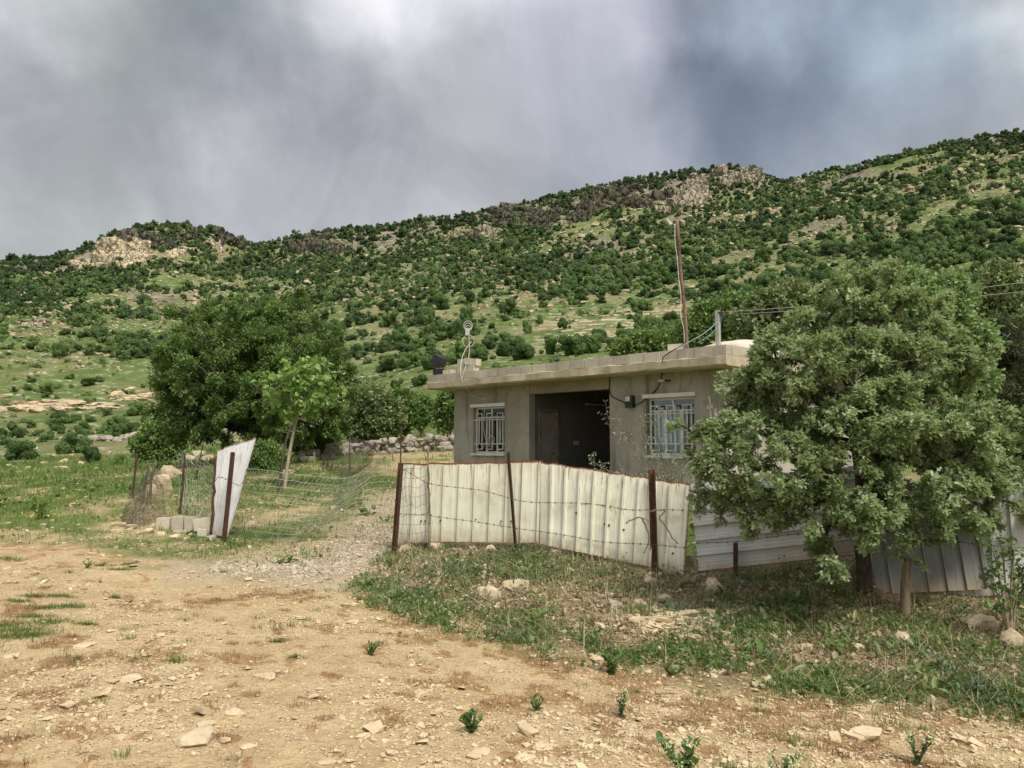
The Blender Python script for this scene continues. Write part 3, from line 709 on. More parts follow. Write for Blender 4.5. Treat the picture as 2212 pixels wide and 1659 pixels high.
cable('wall_cable', [fr(u, v) for u, v in ((1318, 800), (1318, 850), (1345, 868), (1358, 876), (1376, 874), (1400, 858), (1420, 838), (1428, 815), (1429, 800))]+[hw(hfront(1430, 788)[0], -.03, CE-.02), fr(1431, 778, -.69), fr(1440, 766, -.69), fr(1476, 744, -.69)], .011, M['cable_black'], house)
cable('wall_cable', [fr(1018, 738, -.3), fr(1003, 760, -.5), fr(995, 790, -.69), fr(998, 820, -.69), fr(1008, 840, -.5), fr(1028, 858, -.03), fr(1040, 862), fr(1050, 862)], .007, M['cable_white'], house)
cable('wall_cable', [fr(u, v) for u, v in ((1000, 848), (1020, 856), (1040, 860), (1056, 858))], .006, M['cable_white'], house)
cable('wall_cable', [fr(u, v) for u, v in ((1046, 860), (1047, 880), (1045, 920), (1050, 950), (1060, 965), (1068, 950), (1060, 942), (1048, 958), (1042, 972))], .006, M['cable_white'], house)
gf = MB()
def stroke(pts, r):
    P = smoothline([fr(u, v, -.004) for u, v in pts], 5); n = len(P); rr = np.interp(np.linspace(0, 1, n), [0, .15, .8, 1], [r*.6, r, r*.9, r*.4])
    V, Fc = tube(P, rr, 6); C = ((V-HP)@HM); C[:, 1] = np.clip((C[:, 1]+.004)*.12-.003, -.006, -.001); gf.add(C@HM.T+HP, Fc)
def gp(cx, cy): return 1305.7+cx*.18513, 713.2+cy*.18513
stroke([gp(1212, 770), gp(1224, 800), gp(1234, 850), gp(1238, 900)], .022)
stroke([gp(1206, 870), gp(1212, 905), gp(1236, 910), gp(1246, 880), gp(1256, 905), gp(1262, 870)], .02)
stroke([gp(1236, 930), gp(1240, 990), gp(1244, 1030), gp(1262, 1068), gp(1296, 1072), gp(1322, 1040), gp(1330, 1000)], .024)
stroke([gp(1278, 920), gp(1290, 970), gp(1296, 1020), gp(1310, 1035), gp(1330, 1020)], .02)
stroke([gp(1300, 905), gp(1304, 960), gp(1308, 1010)], .018)
gf.build('painted_writing', M['white_dirty'], house)

# ------------------------------------------------------------------ things on the roof
RZ = CE+.385
def rf(u, off=-.55):   # point on the parapet line seen at column u
    x, _ = hfront(u, 780, off); return x
def loose_block(x0, y0, z0, dx, dy, dz, a, label, group, tilt=0.):
    b = MB(); R = HM @ np.array([[math.cos(a), -math.sin(a), 0], [math.sin(a), math.cos(a), 0], [0, 0, 1]]) @ np.array([[math.cos(tilt), 0, math.sin(tilt)], [0, 1, 0], [-math.sin(tilt), 0, math.cos(tilt)]])
    # hollow block: shell walls and a web
    t = .035
    for c, s in (((0, dy/2-t/2, 0), (dx, t, dz)), ((0, -dy/2+t/2, 0), (dx, t, dz)), ((dx/2-t/2, 0, 0), (t, dy-2*t, dz)), ((-dx/2+t/2, 0, 0), (t, dy-2*t, dz)), ((0, 0, 0), (t, dy-2*t, dz-.002)), ((0, 0, -dz/2+.012), (dx-2*t, dy-2*t, .02))):
        b.box(hw(x0, y0, z0+dz/2)+R@np.array(c), s, R)
    return tag(b.build('concrete_block', M['block']), label, 'concrete block', group)
bx = rf(992)
loose_block(bx, -.42, RZ+.004, .22, .2, .36, .15, 'upright concrete block at the foot of the ring antenna on the roof edge', 'loose blocks on the roof')
loose_block(bx+.33, -.40, RZ+.004, .36, .2, .18, .0, 'lower concrete block beside the ring antenna pole', 'loose blocks on the roof')
loose_block(bx+.36, -.40, RZ+.19, .42, .2, .17, .15, 'tilted concrete block lying on top beside the ring antenna pole', 'loose blocks on the roof', .12)
loose_block(rf(962), -.42, RZ+.004, .34, .2, .12, .05, 'flat concrete block between the floodlight and the antenna blocks', 'loose blocks on the roof')
loose_block(rf(1449), -.30, RZ-.02, .34, .25, .17, .3, 'concrete block on the roof left of the tall rusty pole', 'loose blocks on the roof')
# floodlight
fx = rf(944); fp = hw(fx, -.5, RZ); fl = empty('floodlight', fp, 'black floodlight standing on the left roof corner tilted to the sky', 'floodlight')
b = MB(); Rz = HM @ np.array([[.94, -.34, 0], [.34, .94, 0], [0, 0, 1]])
b.box(fp+np.array([0, 0, .09])+HE*.05, (.30, .2, .15), Rz); b.build('ballast_box', M['black_plastic'], fl)
Q = np.array([[-.20, -.15, -.16], [-.20, .15, -.16], [-.12, .15, .22], [-.12, -.15, .22], [.16, -.10, -.10], [.16, .10, -.10], [.17, .10, .08], [.17, -.10, .08]])
b = MB(); b.add((Q@Rz.T)+fp+np.array([0, 0, .36])+HE*.05, BOXF[:0].tolist() or [np.array([[0,1,2,3],[7,6,5,4],[0,4,5,1],[1,5,6,2],[2,6,7,3],[3,7,4,0]])]); b.build('lamp_housing', M['black_plastic'], fl)
for s in (-1, 1): b = MB(); b.tube([fp+HE*.05+Rz@np.array([0, s*.17, .05]), fp+HE*.05+Rz@np.array([0, s*.17, .38])], .014, 6); b.build('bracket', M['black_plastic'], fl)
# ring antenna
ax = rf(1002); a0 = hw(ax, -.3, RZ-.1); top = at(1010, 717, float(a0[1])); an = empty('ring_antenna', a0, 'rusty thin pole with pale wire ring antenna at its top above the roof edge', 'antenna')
b = MB(); b.tube([a0, top], .022, 8); b.build('pole', M['rust_red'], an)
def ring(c, ru, rv, r, tilt=.2):
    t = np.linspace(0, 2*math.pi, 33); return np.array([c+np.array([math.cos(s)*ru, math.cos(s)*ru*tilt, math.sin(s)*rv]) for s in t])
m_px = float(a0[1])/F
b = MB(); b.box(top, (.11, .09, .19)); b.build('amplifier_box', M['post_grey'], an)
for (du, dv, r1, r2) in ((1, -23, 18, 20), (1, -19, 14, 15.5), (1, -15, 9, 10)):
    b = MB(); b.tube(ring(top+np.array([du*m_px, 0, -dv*m_px*.6]), r1*m_px*.52, r2*m_px*.52, .008), .006, 5); b.build('ring', M['cable_white'], an, True)
b = MB(); b.tube(ring(top+np.array([2*m_px, 0, -20*m_px]), 12.3*m_px, 13*m_px, .01), .006, 5); b.build('ring', M['cable_white'], an, True)
cable('antenna_cable', [top+[.03, -.03, -.05], top+[.05, -.03, -.4], at(1013, 765, a0[1]-.05), at(1008, 785, a0[1]-.15), fr(1003, 800, -.66), fr(997, 822, -.70)], .006, M['cable_white'], an)
# tall rusty pole with a lamp head
tx = rf(1474); t0 = hw(tx, -.36, RZ-.15); y0 = float(t0[1]); tp = empty('lamp_pole', t0, 'tall rusty red pole with a small lamp head rising above the roof', 'lamp pole')
tt = at(1463, 474, y0); b = MB(); b.tube(smoothline([t0, t0*.66+tt*.34+[.012, 0, 0], t0*.33+tt*.67+[-.01, 0, 0], tt], 4), np.linspace(.037, .03, 13), 10); b.build('pole', M['rust_red'], tp, True)
hp = at(1448, 480, y0)
b = MB(); Q = np.array([[-.14, -.08, .07], [-.14, .08, .07], [.06, .06, -.04], [.06, -.06, -.04], [-.02, -.09, -.10], [-.02, .09, -.10], [-.08, .08, .10], [-.08, -.08, .10]])
b.add(hp+Q*.75, [np.array([[0,1,5,4],[4,5,2,3],[3,2,6,7],[7,6,1,0],[0,4,3,7],[1,6,2,5]])]); b.tube([hp+[.05, 0, -.05], at(1459, 485, y0), at(1463, 482, y0)], .014, 6); b.build('lamp_head', M['post_grey'], tp)
cable('lamp_cable', [at(u, v, y0-.07) for u, v in ((1458, 486), (1458, 520), (1463, 560), (1466, 600), (1471, 640), (1470, 680), (1477, 710), (1478, 740))], .006, M['cable_white'], tp)
# grey post with power lines
gx = rf(1551); g0 = hw(gx, -.32, RZ-.2); gy = float(g0[1]); gp_ = empty('service_post', g0, 'short square grey post at the roof corner carrying the power lines', 'post')
b = MB(); gt = at(1550, 671, gy); c = (g0+gt)/2; b.box([gt[0], gy, (g0[2]+gt[2])/2], (.075, .075, gt[2]-g0[2]), HM); b.build('post', M['post_grey'], gp_)
b = MB(); k0 = at(1556, 674, gy); b.tube([at(1551, 674, gy-.05), at(1564, 676, gy-.05)], .02, 6); b.tube([at(1560, 670, gy-.06), at(1561, 684, gy-.06)], .03, 8); b.build('insulator', M['dark_wire'], gp_)
cable('power_line', [at(1562, 674, gy-.06), at(1640, 669, 13.8), at(1850, 652, 13.0), at(2212, 610, 12), at(2700, 545, 11)], .005, M['post_grey'], None, 'upper pale power line running from the grey roof post to the right', 10, 6, 'power line', 'power lines')
cable('power_line', [at(1563, 679, gy-.06), at(1640, 676, 13.8), at(1850, 662, 13.0), at(2212, 630, 12), at(2700, 580, 11)], .004, M['post_grey'], None, 'lower thin power line running from the grey roof post to the right', 10, 6, 'power line', 'power lines')
cable('power_line', [at(1565, 678, gy-.06), at(1545, 700, gy-.03), at(1518, 722, gy-.1), at(1479, 744, gy-.1), at(1462, 752, gy)], .008, M['cable_teal'], None, 'bluish cable sagging from the grey post to the foot of the rusty pole', 8, 6, 'cable', None)
cable('power_line', [at(1563, 679, gy-.06), at(1552, 704, gy-.03), at(1530, 726, gy-.1), at(1505, 741, gy-.1)], .005, M['cable_teal'], None, 'thin loose cable hanging beside the bluish cable above the roof', 8, 6, 'cable', None)
# low water tank lid behind the parapet
tk = hw(rf(1512)+.05, .95, CE+.2); b = MB(); ang = np.linspace(0, 2*math.pi, 41)[:-1]
prof = [(.0, .46), (.18, .46), (.2, .43), (.55, .40), (.80, .33), (.86, .27), (.86, .0)]
V = np.array([[tk[0]+r*math.cos(a), tk[1]+r*math.sin(a), tk[2]+z] for r, z in prof for a in ang]); n = 40
i = np.arange(len(prof)-1)[:, None]*n; j = np.arange(n)[None]; b.add(V, np.stack([i+j, i+(j+1) % n, i+n+(j+1) % n, i+n+j], -1).reshape(-1, 4))
tag(b.build('water_tank', M['tank'], None, True), 'low round beige water tank on the roof behind the rusty pole', 'water tank')

# ------------------------------------------------------------------ fence sheets
def panel(label, mat, TL, TR, BR, BL, ribs, across=True, depth=.042, warp=.02, topjag=.012, group='sheet metal fence panels', rustside=(1, .5, 1, 1), screws=()):
    TL, TR, BR, BL = [np.asarray(p, float) for p in (TL, TR, BR, BL)]
    nrm = unit(np.cross(TR-TL, BL-TL));
    if nrm[1] > 0: nrm = -nrm
    # fine samples along the ribs' cross direction
    kinks = [(0, 0), (.33, 0), (.36, .07), (.40, .07), (.43, 0), (.58, 0), (.61, .07), (.65, .07), (.68, 0), (.76, 0), (.81, 1), (.93, 1), (.98, 0)]
    s = []; h = []
    for i in range(ribs):
        for a, b_ in kinks: s.append((i+a)/ribs); h.append(b_)
    s.append(1.); h.append(0); s = np.array(s); h = np.array(h)*depth
    q = np.linspace(0, 1, 41)
    S, Q = np.meshgrid(s, q, indexing='ij'); H = np.broadcast_to(h[:, None], S.shape)
    A, Bq = (S, Q) if across else (Q, S)
    sd = int(rng.integers(999))
    P = (TL*((1-A)*(1-Bq))[..., None]+TR*(A*(1-Bq))[..., None]+BR*(A*Bq)[..., None]+BL*((1-A)*Bq)[..., None])
    W = np.linalg.norm(TR-TL); Hh = np.linalg.norm(BL-TL)
    wv = warp*(fbm(A*2.2, Bq*1.7, sd, 2)*2) + .25*warp*fbm(A*9, Bq*7, sd+9, 2)
    P = P+nrm*(H+wv)[..., None]
    jag = topjag*(vnoise(A*W*9, A*0, sd+3)-.5)*2*np.clip(1-Bq*8, 0, 1)
    P[..., 2] += jag
    e = np.maximum.reduce([rustside[0]*np.clip(1-Bq*Hh/.07, 0, 1), rustside[1]*np.clip(1-(1-Bq)*Hh/.04, 0, 1), rustside[2]*np.clip(1-A*W/.03, 0, 1), rustside[3]*np.clip(1-(1-A)*W/.03, 0, 1)])
    n0, n1 = S.shape; i = np.arange(n0-1)[:, None]*n1; j = np.arange(n1-1)[None]
    Fq = np.stack([i+j, i+j+1, i+n1+j+1, i+n1+j], -1).reshape(-1, 4)
    V = P.reshape(-1, 3); root = empty('corrugated_fence', (TL+TR+BR+BL)/4*[1, 1, 0]+[0, 0, min(BL[2], BR[2])], label, 'fence panel', group)
    o = mesh_obj('sheet', V, Fq, mat, None, {'edge': e.ravel(), 'top': (np.clip(1-Bq*Hh/.55, 0, 1)**1.4).ravel(), 'bot': (np.clip(1-(1-Bq)*Hh/.22, 0, 1)**1.3).ravel()}, root)
    so = o.modifiers.new('thick', 'SOLIDIFY'); so.thickness = .0016; so.offset = -1
    for a, b_ in screws:
        c = TL*(1-a)*(1-b_)+TR*a*(1-b_)+BR*a*b_+BL*(1-a)*b_
        mb = MB(); mb.tube([c+nrm*.004, c+nrm*.012+nrm*warp*.6], .012, 8); mb.build('screw', M['dark_wire'], root)
    return root, nrm
cs, ws, zs, gs = M['cream_sheet'], M['white_sheet'], M['zinc_sheet'], M['grey_sheet']
panel('upright cream panel between the gate post and the bare rusty post', cs, at(868, 1001, 11.25), at(1172, 996, 10.75), at(1166, 1172, 10.75), at(862, 1169, 11.25), 9, rustside=(1.25, .3, .5, .8), screws=((.16, .74), (.19, .74), (.3, .73), (.55, .72), (.73, .74), (.8, .74)))
panel('leaning cream panel whose ribs slant and top edge drops to the right', cs, at(1169, 997, 10.73), at(1493, 1046, 9.62), at(1480, 1240, 9.5), at(1166, 1174, 10.7), 10, warp=.035, rustside=(1.1, .5, .7, 1), screws=((.27, .55), (.47, .62), (.5, .62), (.6, .64), (.78, .7), (.88, .8), (.92, .8)))
panel('bluish white panel with sideways ribs under the big tree', zs, at(1491, 1046, 9.75), at(1872, 1003, 8.95), at(1880, 1197, 8.85), at(1510, 1236, 9.5), 6, False, .04, rustside=(.5, .6, .5, .3))
panel('dark grey panel with slanting upright ribs right of the tree trunk', gs, at(1861, 1050, 8.75), at(2094, 1036, 8.38), at(2140, 1272, 8.2), at(1895, 1284, 8.5), 6, True, .03, rustside=(.3, .5, .3, .3))
panel('bright white panel partly hidden behind the dark grey one at the picture edge', ws, at(2048, 1036, 8.55), at(2330, 1030, 8.0), at(2345, 1272, 7.85), at(2071, 1291, 8.38), 6, True, .03, rustside=(.5, .6, .3, .3))
panel('narrow white panel leaning right beside the concrete blocks', ws, at(470, 972, 12.75), at(553, 945, 12.6), at(492, 1160, 12.3), at(455, 1154, 12.55), 4, True, .03, rustside=(1.1, .5, .4, .8))

# ------------------------------------------------------------------ posts
def angle_post(label, top, bot, wdt=.05, mat='rust', group='rusty fence posts', sink=.15):
    top = np.asarray(top); bot = np.asarray(bot); ax = unit(top-bot); b0 = bot-ax*sink
    xa = unit(np.cross(ax, [0.3, 1, 0])); ya = np.cross(ax, xa); t = .007
    b = MB(); L = np.linalg.norm(top-b0); c = (top+b0)/2; R = np.stack([xa, ya, ax], 1)
    b.box(c, (wdt, t, L), R); b.box(c+R@np.array([-wdt/2+t/2, wdt/2, 0]), (t, wdt-t, L-.002), R)
    return tag(b.build('fence_post', M[mat]), label, 'fence post', group)
def stick_post(label, pts, r, mat='wood', group='thin stakes in the fence', name='fence_stake'):
    P = smoothline([np.asarray(p) for p in pts], 6); n = len(P); w_ = rng.normal(0, 1, (n, 3))*r*.25
    b = MB(); b.tube(P+w_, np.linspace(r, r*.75, n)*rng.uniform(.85, 1.15, n), 7); return tag(b.build(name, M[mat], None, True), label, 'fence stake', group)
def gdep(u, v): return hit(u, v)[1]
angle_post('thick rusty gate post at the left end of the cream panels', at(866, 1000, 11.15), at(851, 1197, 11.1), .085)
angle_post('rusty post in front of the upright cream panel reaching above it', at(1098, 977, 10.82), at(1114, 1186, 10.75), .045)
angle_post('broad rusty post in front of the leaning cream panel', at(1408, 1015, 9.82), at(1414, 1232, 9.7), .09)
angle_post('short rusty stub post in front of the sideways ribbed panel', at(1589, 1172, 9.3), at(1589, 1236, 9.25), .055)
angle_post('dark tall post beneath the big tree beside its trunk', at(1783, 1060, 8.95), at(1782, 1216, 8.9), .06, 'dark_wire')
angle_post('rusty square post in front of the narrow white leaning panel', at(503, 977, 12.3), at(484, 1168, 12.15), .085)
stick_post('dark stake at the left edge of the narrow white panel', [at(456, 1160, 12.35), at(461, 1060, 12.4), at(466, 986, 12.45)], .025, 'rust')
stick_post('crooked thin stake in front of the upright cream panel', [at(927, 1190, 11.0), at(928, 1100, 11.05), at(926, 1040, 11.05), at(924, 985, 11.05), at(928, 965, 11.05)], .017, 'wood')
stick_post('thin rusty rod rising above the gate post', [at(862, 1060, 11.2), at(866, 990, 11.25), at(867, 922, 11.3)], .012, 'rust')
for (u0, v0, u1, v1, r, m_, lb) in ((295, 980, 285, 1075, .026, 'rust', 'rusty stake farthest left in the netting fence'), (316, 1022, 307, 1090, .022, 'wood', 'short wooden stake behind the black netting'), (327, 1010, 322, 1095, .028, 'wood', 'grey wooden stake in the middle of the black netting'),
        (398, 978, 389, 1112, .022, 'rust', 'rusty stake left of the boulder and the narrow white panel'), (439, 957, 421, 1036, .02, 'black_plastic', 'thin black stake leaning behind the pale wire mesh'), (755, 945, 754, 1024, .022, 'dark_wire', 'thin dark stake holding the hexagonal netting near the stone wall')):
    p = hit(u1, v1); stick_post(lb, [p-[0, 0, .1], at((u0+u1)/2+1, (v0+v1)/2, p[1]), at(u0, v0, p[1])], r, m_)
p = hit(599, 1062); stick_post('long dark stake leaning beside the sapling trunk', [p-[0, 0, .1], at(612, 985, p[1]), at(629, 912, p[1])], .035, 'dark_wire')
# ------------------------------------------------------------------ barbed wire and netting
def barbed(label, pts, r=.0032):
    P = smoothline(np.array([at(*p) for p in pts]), 8); b = MB(); b.tube(P, r, 5)
    L = np.r_[0, np.cumsum(np.linalg.norm(np.diff(P, axis=0), axis=1))]
    for s in np.arange(.06, L[-1], .115):
        c = np.array([np.interp(s, L, P[:, i]) for i in range(3)])
        for k in range(2):
            d = unit(rng.normal(size=3)*[.5, .6, 1])*.019; b.tube([c-d, c+d], r*.8, 4)
        b.tube([c-[.008, 0, 0], c+[.008, 0, 0]], r*2.0, 5)
    return tag(b.build('barbed_wire', M['dark_wire']), label, 'barbed wire', 'barbed wire strands')
barbed('upper barbed wire strand crossing the cream panels', [(866,1010,11.1),(924,1043,10.98),(980,1052,10.95),(1043,1060,10.9),(1108,1078,10.7),(1152,1085,10.65),(1275,1088,10.3),(1357,1101,9.95),(1411,1101,9.65),(1446,1101,9.6),(1516,1105,9.5),(1610,1115,9.25),(1680,1112,9.1),(1783,1108,8.8)])
barbed('lower barbed wire strand crossing the cream panels', [(856,1110,11.05),(924,1112,10.95),(941,1116,10.95),(1026,1127,10.9),(1113,1141,10.68),(1208,1154,10.45),(1307,1171,10.1),(1407,1176,9.62),(1483,1184,9.4)])
barbed('barbed wire strand rising over the sideways ribbed panel', [(1483,1184,9.4),(1505,1174,9.3),(1589,1170,9.15),(1650,1162,9.1),(1721,1153,9.0),(1783,1146,8.8)])
barbed('barbed wire strand sagging across the dark grey panel', [(1783,1146,8.8),(1880,1143,8.6),(2012,1162,8.35),(2101,1174,8.2),(2172,1181,8.1),(2330,1190,7.85)])
barbed('barbed wire strand tied to the square post of the leaning panel', [(455,1060,12.3),(470,1032,12.3),(490,1036,12.1),(520,1048,12.3),(533,1014,12.25)])
def netting(name, label, T_, B_, nv, nh, r, mat, sag=.0, jit=.01, cat='wire mesh', group=None, knots=True, diag=False):
    T_ = smoothline(np.array(T_), 8); B_ = smoothline(np.array(B_), 8)
    def res(P, n):
        L = np.r_[0, np.cumsum(np.linalg.norm(np.diff(P, axis=0), axis=1))]; s = np.linspace(0, L[-1], n)
        return np.stack([np.interp(s, L, P[:, i]) for i in range(3)], 1)
    def prm(P, n):   # keep the given parameter so that bundles stay bundled
        s = np.linspace(0, len(P)-1, n); return np.stack([np.interp(s, np.arange(len(P)), P[:, i]) for i in range(3)], 1)
    A = prm(T_, nv); Bm = prm(B_, nv); t = np.linspace(0, 1, nh)[None, :, None]
    G = A[:, None]*(1-t)+Bm[:, None]*t
    sd = int(rng.integers(999)); uu, vv = np.meshgrid(np.linspace(0, 1, nv), np.linspace(0, 1, nh), indexing='ij')
    for a in range(3): G[..., a] += jit*6*(fbm(uu*5, vv*4, sd+a, 3))+rng.normal(0, jit*.35, uu.shape)
    G[..., 1] += sag*np.sin(vv*math.pi)
    # never below the ground
    gz = height(G[..., 0].ravel(), G[..., 1].ravel()).reshape(uu.shape); G[..., 2] = np.maximum(G[..., 2], gz+.01)
    ea = []; eb = []
    if diag:
        ea += [G[:-1, :-1].reshape(-1, 3), G[1:, :-1].reshape(-1, 3)]; eb += [G[1:, 1:].reshape(-1, 3), G[:-1, 1:].reshape(-1, 3)]
    else:
        ea += [G[:-1].reshape(-1, 3), G[:, :-1].reshape(-1, 3)]; eb += [G[1:].reshape(-1, 3), G[:, 1:].reshape(-1, 3)]
    ea = np.concatenate(ea); eb = np.concatenate(eb); V, Fq = segs(ea, eb, np.full(len(ea), r), np.full(len(ea), r), 4)
    return tag(mesh_obj(name, V, Fq, M[mat]), label, cat, group)
def gh(u, v): return hit(u, v)+[0, 0, .02]
def c7(x, y): return 466.3+x*.1984, 932.6+y*.1984
tp7 = [(345,400,12.2),(600,430,12.1),(1000,480,12.0),(1350,512,11.9),(1540,478,11.9),(1650,400,11.8),(1800,290,11.6),(1920,205,11.4),(2010,215,11.25)]
bt7 = [(190,1065),(300,1150),(480,1185),(750,1200),(950,1185),(1100,1110),(1280,1000),(1480,900),(1950,900)]
netting('wire_mesh', 'sagging pale wire mesh slung between the leaning white panel and the gate post', [at(*c7(x, y), d) for x, y, d in tp7], [gh(*c7(x, y)) for x, y in bt7], 62, 10, .0028, 'wire', .0, .012, group=None)
netting('wire_mesh', 'bent pale wire mesh hanging over the left cream panel by the gate post', [at(862, 1030, 11.0), at(880, 1010, 10.95), at(905, 1015, 10.9), at(930, 1000, 10.85)], [at(858, 1165, 10.98), at(880, 1172, 10.95), at(905, 1170, 10.9), at(932, 1168, 10.85)], 8, 9, .0022, 'dark_wire', 0, .014)
netting('wire_mesh', 'tangled pale wire mesh between the rusty stakes left of the white panel', [at(376, 985, 14.3), at(400, 975, 14.2), at(430, 990, 13.8), at(463, 1010, 12.6)], [gh(385, 1112), gh(410, 1118), gh(440, 1120), gh(456, 1140)], 20, 12, .0024, 'wire', .15, .02)
netting('chicken_wire', 'black fine netting collapsed against stakes at the left of the yard', [at(290, 1060, 15.2), at(318, 1022, 15.0), at(330, 1005, 14.9), at(356, 1040, 14.6)], [gh(262, 1140), gh(285, 1143), gh(310, 1140), gh(365, 1125)], 30, 28, .0024, 'dark_wire', -.1, .02, 'netting', None, diag=True)
netting('chicken_wire', 'dark hexagonal netting stretched in front of the dry stone wall', [at(705, 960, 24.0), at(755, 948, 23.5), at(800, 952, 23.2), at(815, 955, 23)], [gh(690, 1010), gh(730, 1030), gh(760, 1030), gh(800, 1005)], 44, 30, .0028, 'dark_wire', 0, .015, 'netting', None, diag=True)

# ------------------------------------------------------------------ trees
def grow(trunk, tips, seg=.12, wp=.25, wob=.06):
    P = [np.asarray(p, float) for p in trunk]; par = [-1]+list(range(len(P)-1)); pl = [0.]
    for i in range(1, len(P)): pl.append(pl[-1]+np.linalg.norm(P[i]-P[i-1]))
    P = np.array(P); pl = np.array(pl); par = list(par); base = len(P)
    lo = max(1, int(base*.35)); tip_ix = []
    order = np.argsort(np.linalg.norm(tips-P[-1], axis=1)); used = lo
    Pn = np.zeros((60000, 3)); Pn[:base] = P; pn = np.zeros(60000); pn[:base] = pl; n = base
    for t in tips[order]:
        d = np.linalg.norm(Pn[lo:n]-t, axis=1); c = d+wp*pn[lo:n]; j = lo+int(np.argmin(c)); L = d[j-lo]; k = max(1, int(L/seg))
        if n+k >= 59990: break
        o = rng.normal(0, 1, 3)*wob*L; a = Pn[j].copy()
        pr = j
        for s in range(1, k+1):
            f = s/k; q = a+(t-a)*f+o*math.sin(f*math.pi)+np.array([0, 0, .1*L*math.sin(f*math.pi)])
            Pn[n] = q; pn[n] = pn[pr]+np.linalg.norm(q-Pn[pr]); par.append(pr); pr = n; n += 1
        tip_ix.append(pr)
    return Pn[:n], np.array(par), np.array(tip_ix), base
def tree_wood(P, par, tips, base, r_tip, r_trunk, k=5, expo=.5):
    n = len(P); cnt = np.zeros(n); cnt[tips] = 1
    for i in range(n-1, 0, -1):
        cnt[par[i]] += cnt[i]
    r = np.minimum(r_tip*np.maximum(cnt, 1)**expo, r_trunk)
    r[:base] = np.maximum(r[:base], np.linspace(r_trunk*1.25, r_trunk*.8, base))
    ch = np.arange(1, n); pa = par[1:]; ra = np.minimum(r[pa], r[ch]*1.3)
    big = r[ch] > r_trunk*.3
    out = MB()
    for sel, kk in ((big, 9), (~big, k)):
        if sel.any():
            a = P[pa[sel]]; b = P[ch[sel]]; V, Fq = segs(a, b+unit(b-a)*r[ch[sel]][:, None]*.3, ra[sel], r[ch[sel]], kk); out.add(V, Fq, 0, 0)
    return out
LEAF_LONG = (np.array([[0,0,0],[.16,.35,.03],[.13,.7,.02],[0,1,-.05],[-.13,.7,.02],[-.16,.35,.03],[0,.5,-.03]]), [np.array([[0,1,6,5],[1,2,3,6],[6,3,4,5]])])
LEAF_OVAL = (np.array([[0,0,0],[.3,.3,.05],[.28,.7,.05],[0,1,-.06],[-.28,.7,.05],[-.3,.3,.05],[0,.5,-.03]]), [np.array([[0,1,6,5],[1,2,3,6],[6,3,4,5]])])
LEAF_LOBE = (np.array([[0,0,0],[.42,.45,.06],[.12,.55,-.02],[.26,.95,.05],[0,1.05,-.05],[-.26,.95,.05],[-.12,.55,-.02],[-.42,.45,.06]]), [np.array([[0,1,2,6],[0,2,6,7],[2,3,4,6],[6,4,5,6]])])
LEAF_LOBE = (LEAF_LOBE[0], [np.array([[0,1,2],[0,2,6],[0,6,7],[2,3,4],[2,4,6],[6,4,5]])])
LEAF_HEART = (np.array([[0,0,0],[.28,-.1,.07],[.48,.22,.1],[.34,.62,.05],[0,1.05,-.12],[-.34,.62,.05],[-.48,.22,.1],[-.28,-.1,.07],[0,.4,-.03]]), [np.array([[0,1,2,8],[8,2,3,4],[8,4,5,6],[8,6,7,0]])])
LEAF_Q = (np.array([[0,0,0],[.34,.45,.07],[0,1,-.04],[-.34,.45,.07]]), [np.array([[0,1,2,3]])])
LEAF_NEEDLE = (np.array([[0,0,0],[.07,.5,0],[0,1,0],[-.07,.5,0]]), [np.array([[0,1,2,3]])])
def leaves(centers, outward, per, spread, size, tmpl, upb=.5, hang=0., mb=None, shade=None, mat=0):
    n = len(centers)*per; c = np.repeat(centers, per, 0); o = np.repeat(outward, per, 0)
    dr = rdir(n); pos = c+dr*spread*(rng.random((n, 1))**.5); y = unit(o*.55+rdir(n)*.9+np.array([0, 0, -hang]))
    nr = unit(rdir(n)*.7+np.array([0, 0, upb])+o*.3)
    s = size*rng.uniform(.6, 1.25, n); V, Fq = xf(tmpl[0], tmpl[1][0], frames(y, nr), s, pos)
    rn = np.repeat(np.clip(np.repeat(rng.normal(.45, .2, len(centers)), per)+rng.normal(0, .17, n)+(0 if shade is None else np.repeat(shade, per)), 0, 1), len(tmpl[0]))
    mb = mb or MB(); mb.add(V, Fq, mat, rn); return mb
def tips_from(clumps, D, n, dscale=1., shell=.5, sub=None):
    """clump: u,v,ru,rv[,dD]"""
    C = []; Rr = []
    for c in clumps:
        d = D+(c[4] if len(c) > 4 else 0); C.append(at(c[0], c[1], d)); Rr.append((c[2]*d/F, (c[2]+c[3])/2*d/F*dscale, c[3]*d/F))
    C = np.array(C); Rr = np.array(Rr); vol = Rr.prod(1)**(.8); k = rng.choice(len(C), n, p=vol/vol.sum())
    rad_ = shell+(1-shell)*rng.random(n)**.6; rad_ = np.where(rng.random(n) < .25, rng.random(n)**.5, rad_)
    p = C[k]+rdir(n)*rad_[:, None]*Rr[k]; ctr = C.mean(0)
    if sub:      # gather the twigs into separate sprays
        m, rs_ = sub; j = rng.integers(0, m, n); ex = (rng.random(m) < .3)[:, None]; p[:m] += ex*(p[:m]-C[k[:m]])*rng.uniform(.12, .42, (m, 1)); p = p[:m][j]+rdir(n)*(rs_*rng.uniform(.5, 1.3, m)[j]*rng.random(n)**.45)[:, None]*[1, 1, .8]; k = k[:m][j]
    return p, unit((p-C[k])/Rr[k]*.7+unit(p-ctr)*.5)
